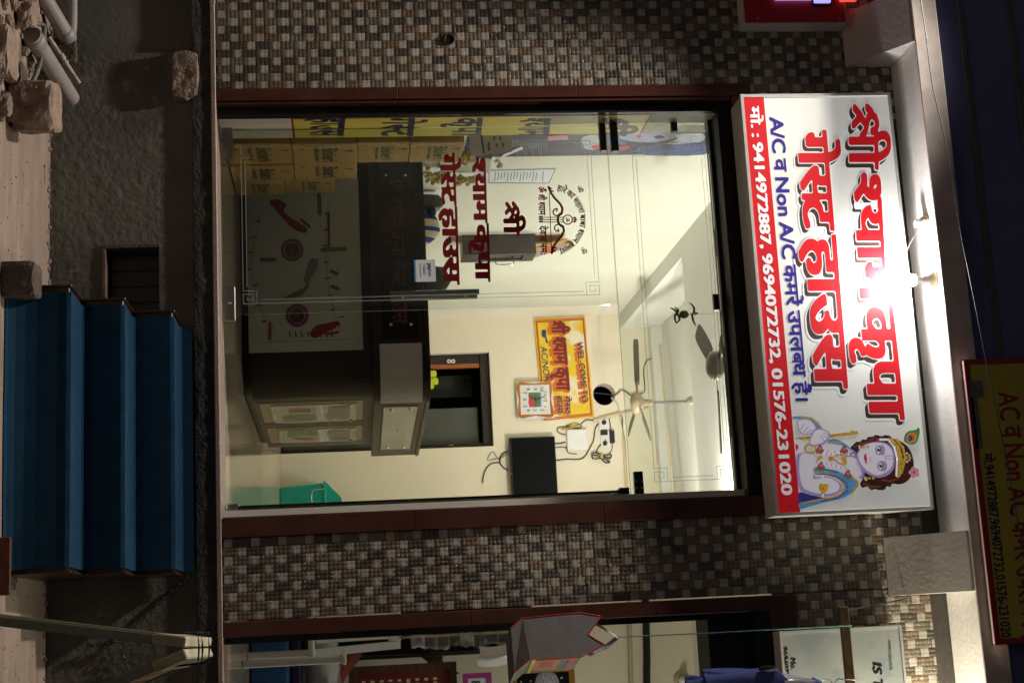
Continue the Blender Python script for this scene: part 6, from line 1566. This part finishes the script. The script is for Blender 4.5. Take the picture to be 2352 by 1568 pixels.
# ---- wooden rod with hanging goods
RY = -.30; rz = P(1937,1400,Y=RY).z; rx = P(1937,1392,Y=RY).x
rod = thing('hanging_rod', 'brown wooden hanging rod in front of the white signboard', 'rod', (.8,RY,rz))
obj('batten', MB().box(rx, 2.0, RY-.012, RY+.012, rz-.025, rz+.025), 'rod_wood', rod, bevel=.003)
obj('support_wire', MB().tube([(rx+.02,RY,rz+.02),(rx-.02,RY+.1,3.60),(rx-.03,-.02,3.72)], .003, 6), 'cable_black', rod)
obj('support_wire', MB().tube([(1.4,RY,rz+.02),(1.4,RY+.05,SZ)], .003, 6), 'cable_black', rod)
kF = crop(1550,1750,2.344); kG = crop(2350,1750,2.344)
hk = P(*kF(1495,1185), Y=RY); ttop = P(*kG(1480,1092), Y=RY)
tag(obj('teal_rope', MB().tube([hk, (hk.x+.004,RY,hk.z+.5), (ttop.x,RY-.016,rz-.02)], .0035, 6).tube(curve_pts([(ttop.x,RY-.016,rz-.03),(ttop.x,RY-.02,rz+.026),(ttop.x,RY+.018,rz+.03),(ttop.x,RY+.018,rz-.03),(ttop.x,RY-.014,rz-.034)],4), .0035, 6), 'rope_teal'), 'teal cord tied round the wooden rod and holding the shopping bag', 'cord')
# shopping bag
def Bp(a, b, Y): return P(*kF(a,b), Y=Y)
bg_ = thing('shopping_bag', 'grey shopping bag with red trim and printed side hanging by its handles', 'bag', (0,RY,1.5))
YA, YBg, YC2 = -.26, -.36, -.06
def yb_of(cy): return YA+(YBg-YA)*(cy-1000)/370
GP = [(610,1110),(705,1028),(1180,982),(1350,1012),(1335,1042),(1252,1165),(1385,1246),(1190,1352),(770,1368),(640,1478)]
front = [Bp(a,b,yb_of(min(b,1370))) for a,b in GP]
obj('side_gusset', MB().add(front+[p+Vector((0,.004,0)) for p in front], [tuple(range(10)), tuple(range(10,20))]), 'bag_grey', bg_)
A = [Bp(640,1478,YBg), Bp(770,1368,YBg), Bp(1190,1352,YBg), Bp(1385,1246,yb_of(1246))]
dpt = Vector((.075,.32,0)); dpt2 = Vector((.065,.30,.0))
Bk = [A[0]+dpt, A[1]+dpt, A[2]+dpt2, A[3]+dpt2]
def side(t0, t1, l):
    def f(u, v): # u along height 0..1, v depth
        lo, hi = A[1].lerp(A[2], u), Bk[1].lerp(Bk[2], u); return lo.lerp(hi, v)+Vector((l,-l*.2,0))
    return [f(t0[0],t0[1]), f(t1[0],t0[1]), f(t1[0],t1[1]), f(t0[0],t1[1])]
obj('printed_side', MB().add([A[1],A[2],Bk[2],Bk[1]], [(0,1,2,3)]), 'bag_green', bg_)
obj('print_patch', MB().add(side((.12,.1),(.62,.85),.002), [(0,1,2,3)]), 'bag_orange', bg_); obj('print_patch', MB().add(side((.05,.0),(.12,1),.002), [(0,1,2,3)]), 'cable_yellow', bg_)
obj('print_patch', MB().add(side((.78,.0),(.93,1),.002), [(0,1,2,3)]), 'bag_red', bg_); obj('print_patch', MB().add(side((.25,.25),(.5,.6),.004), [(0,1,2,3)]), 'bag_red', bg_)
L_ = [front[0], front[1], front[2], front[3]]; bk0 = [p+Vector((.04,.30,0)) for p in L_]
obj('bag_back', MB().add(L_+bk0, [(0,1,5,4),(1,2,6,5),(2,3,7,6)]).add([front[0],front[9],front[9]+dpt,bk0[0]], [(0,1,2,3)]).add([front[9],front[8],front[8]+dpt,front[9]+dpt], [(0,1,2,3)]), 'bag_grey', bg_)
tr_ = MB()
for i, j in ((0,1),(1,2),(2,3),(3,4),(4,5),(5,6),(7,8),(8,9),(6,7)): tr_.tube([front[i],front[j]], .004, 6)
obj('red_trim', tr_, 'bag_red', bg_)
hd_ = [Bp(1320,1078,YA), Bp(1410,1130,RY), hk, hk+Vector((0,0,.004))]; hd2 = [Bp(1250,1330,YBg+.05), Bp(1390,1270,RY), hk]
for h_ in (hd_, hd2):
    mb = MB(); c = curve_pts(h_, 5)
    for a, b in zip(c, c[1:]):
        w = Vector((.010,-.004,.004)); th = Vector((.0,-.003,0)); mb.hexa([a-w,a+w,b+w,b-w], [a-w+th,a+w+th,b+w+th,b-w+th])
    obj('strap_handle', mb, 'bag_handle', bg_)
# blue coat under a plastic cover
def Cp(a, b): return P(*kG(a,b), Y=RY)
ct_ = thing('hanging_coat', 'blue waistcoat and shirt on a hanger under clear plastic', 'coat', (Cp(600,1568).x+.02,RY,Cp(175,1500).z))
hx = Cp(1300,1470).x+.02
def garment(zb, zt_, wb, wt, dep, cx=hx+.075, yo=0, n=26, m=14):
    def fn(p, q):
        th = 2*math.pi*p; w = wb+(wt-wb)*q**1.5; w *= (1-.55*max(0,q-.86)/.14); d = dep*(1-.3*q)
        r = 1+.13*math.sin(5*th+2*q)+.06*math.sin(11*th+4*q)
        return (cx+w*math.cos(th)*r, RY+yo+d*math.sin(th)*r, zb+(zt_-zb)*q)
    return MB().grid(fn, n, m)
zb, zt_ = Cp(330,1450).z, Cp(1030,1450).z
obj('waistcoat', garment(zb, zt_, .125, .13, .06), 'coat_blue', ct_)
zq = Cp(180,1500).z; obj('shirt_tail', garment(zq, zb+.05, .10, .11, .035), 'coat_blue', ct_)
q = Cp(850,1445); obj('arm_hole', MB().ball((q.x+.0,RY-.040,q.z), .016,.012,.05), 'coat_lining', ct_)
zc = Cp(1310,1440).z; obj('plastic_cover', garment(zt_-.03, zc, .085, .045, .04), 'plastic_milky', ct_)
obj('collar', garment(zc-.05, zc-.005, .06, .05, .045), 'coat_blue', ct_)
obj('hook', MB().tube(curve_pts([(hx+.03,RY,zc-.02),(hx+.02,RY,zc+.03),(hx+.045,RY,zc+.06),(hx+.02,RY,zc+.085)],4), .003, 6).tube(curve_pts([(hx+.02,RY,zc+.085),(hx+.03,RY-.014,rz-.02),(hx+.03,RY-.016,rz+.028),(hx+.03,RY+.016,rz+.03),(hx+.03,RY+.015,rz-.03)],3), .003, 6), 'steel', ct_)
# lamp of the right shop
t = thing('tube_light', 'tube light on the right wall inside the right shop', 'tube light', (XB2-.03,1.6,2.6))
obj('batten', MB().box(XB2-.04,XB2-.001,1.2,2.0,2.57,2.63), 'white_plastic', t); obj('tube', MB().tube([(XB2-.06,1.25,2.6),(XB2-.06,1.95,2.6)], .014, 10), 'tube_glow', t)
l = bpy.data.lights.new('shop_lamp', 'AREA'); l.shape = 'RECTANGLE'; l.size = .05; l.size_y = .7; l.energy = 20; l.color = (1,.98,.88)
o = bpy.data.objects.new('shop_lamp', l); COL.objects.link(o); o.location = (XB2-.09,1.6,2.6); o.rotation_euler = (0, math.radians(90), 0)
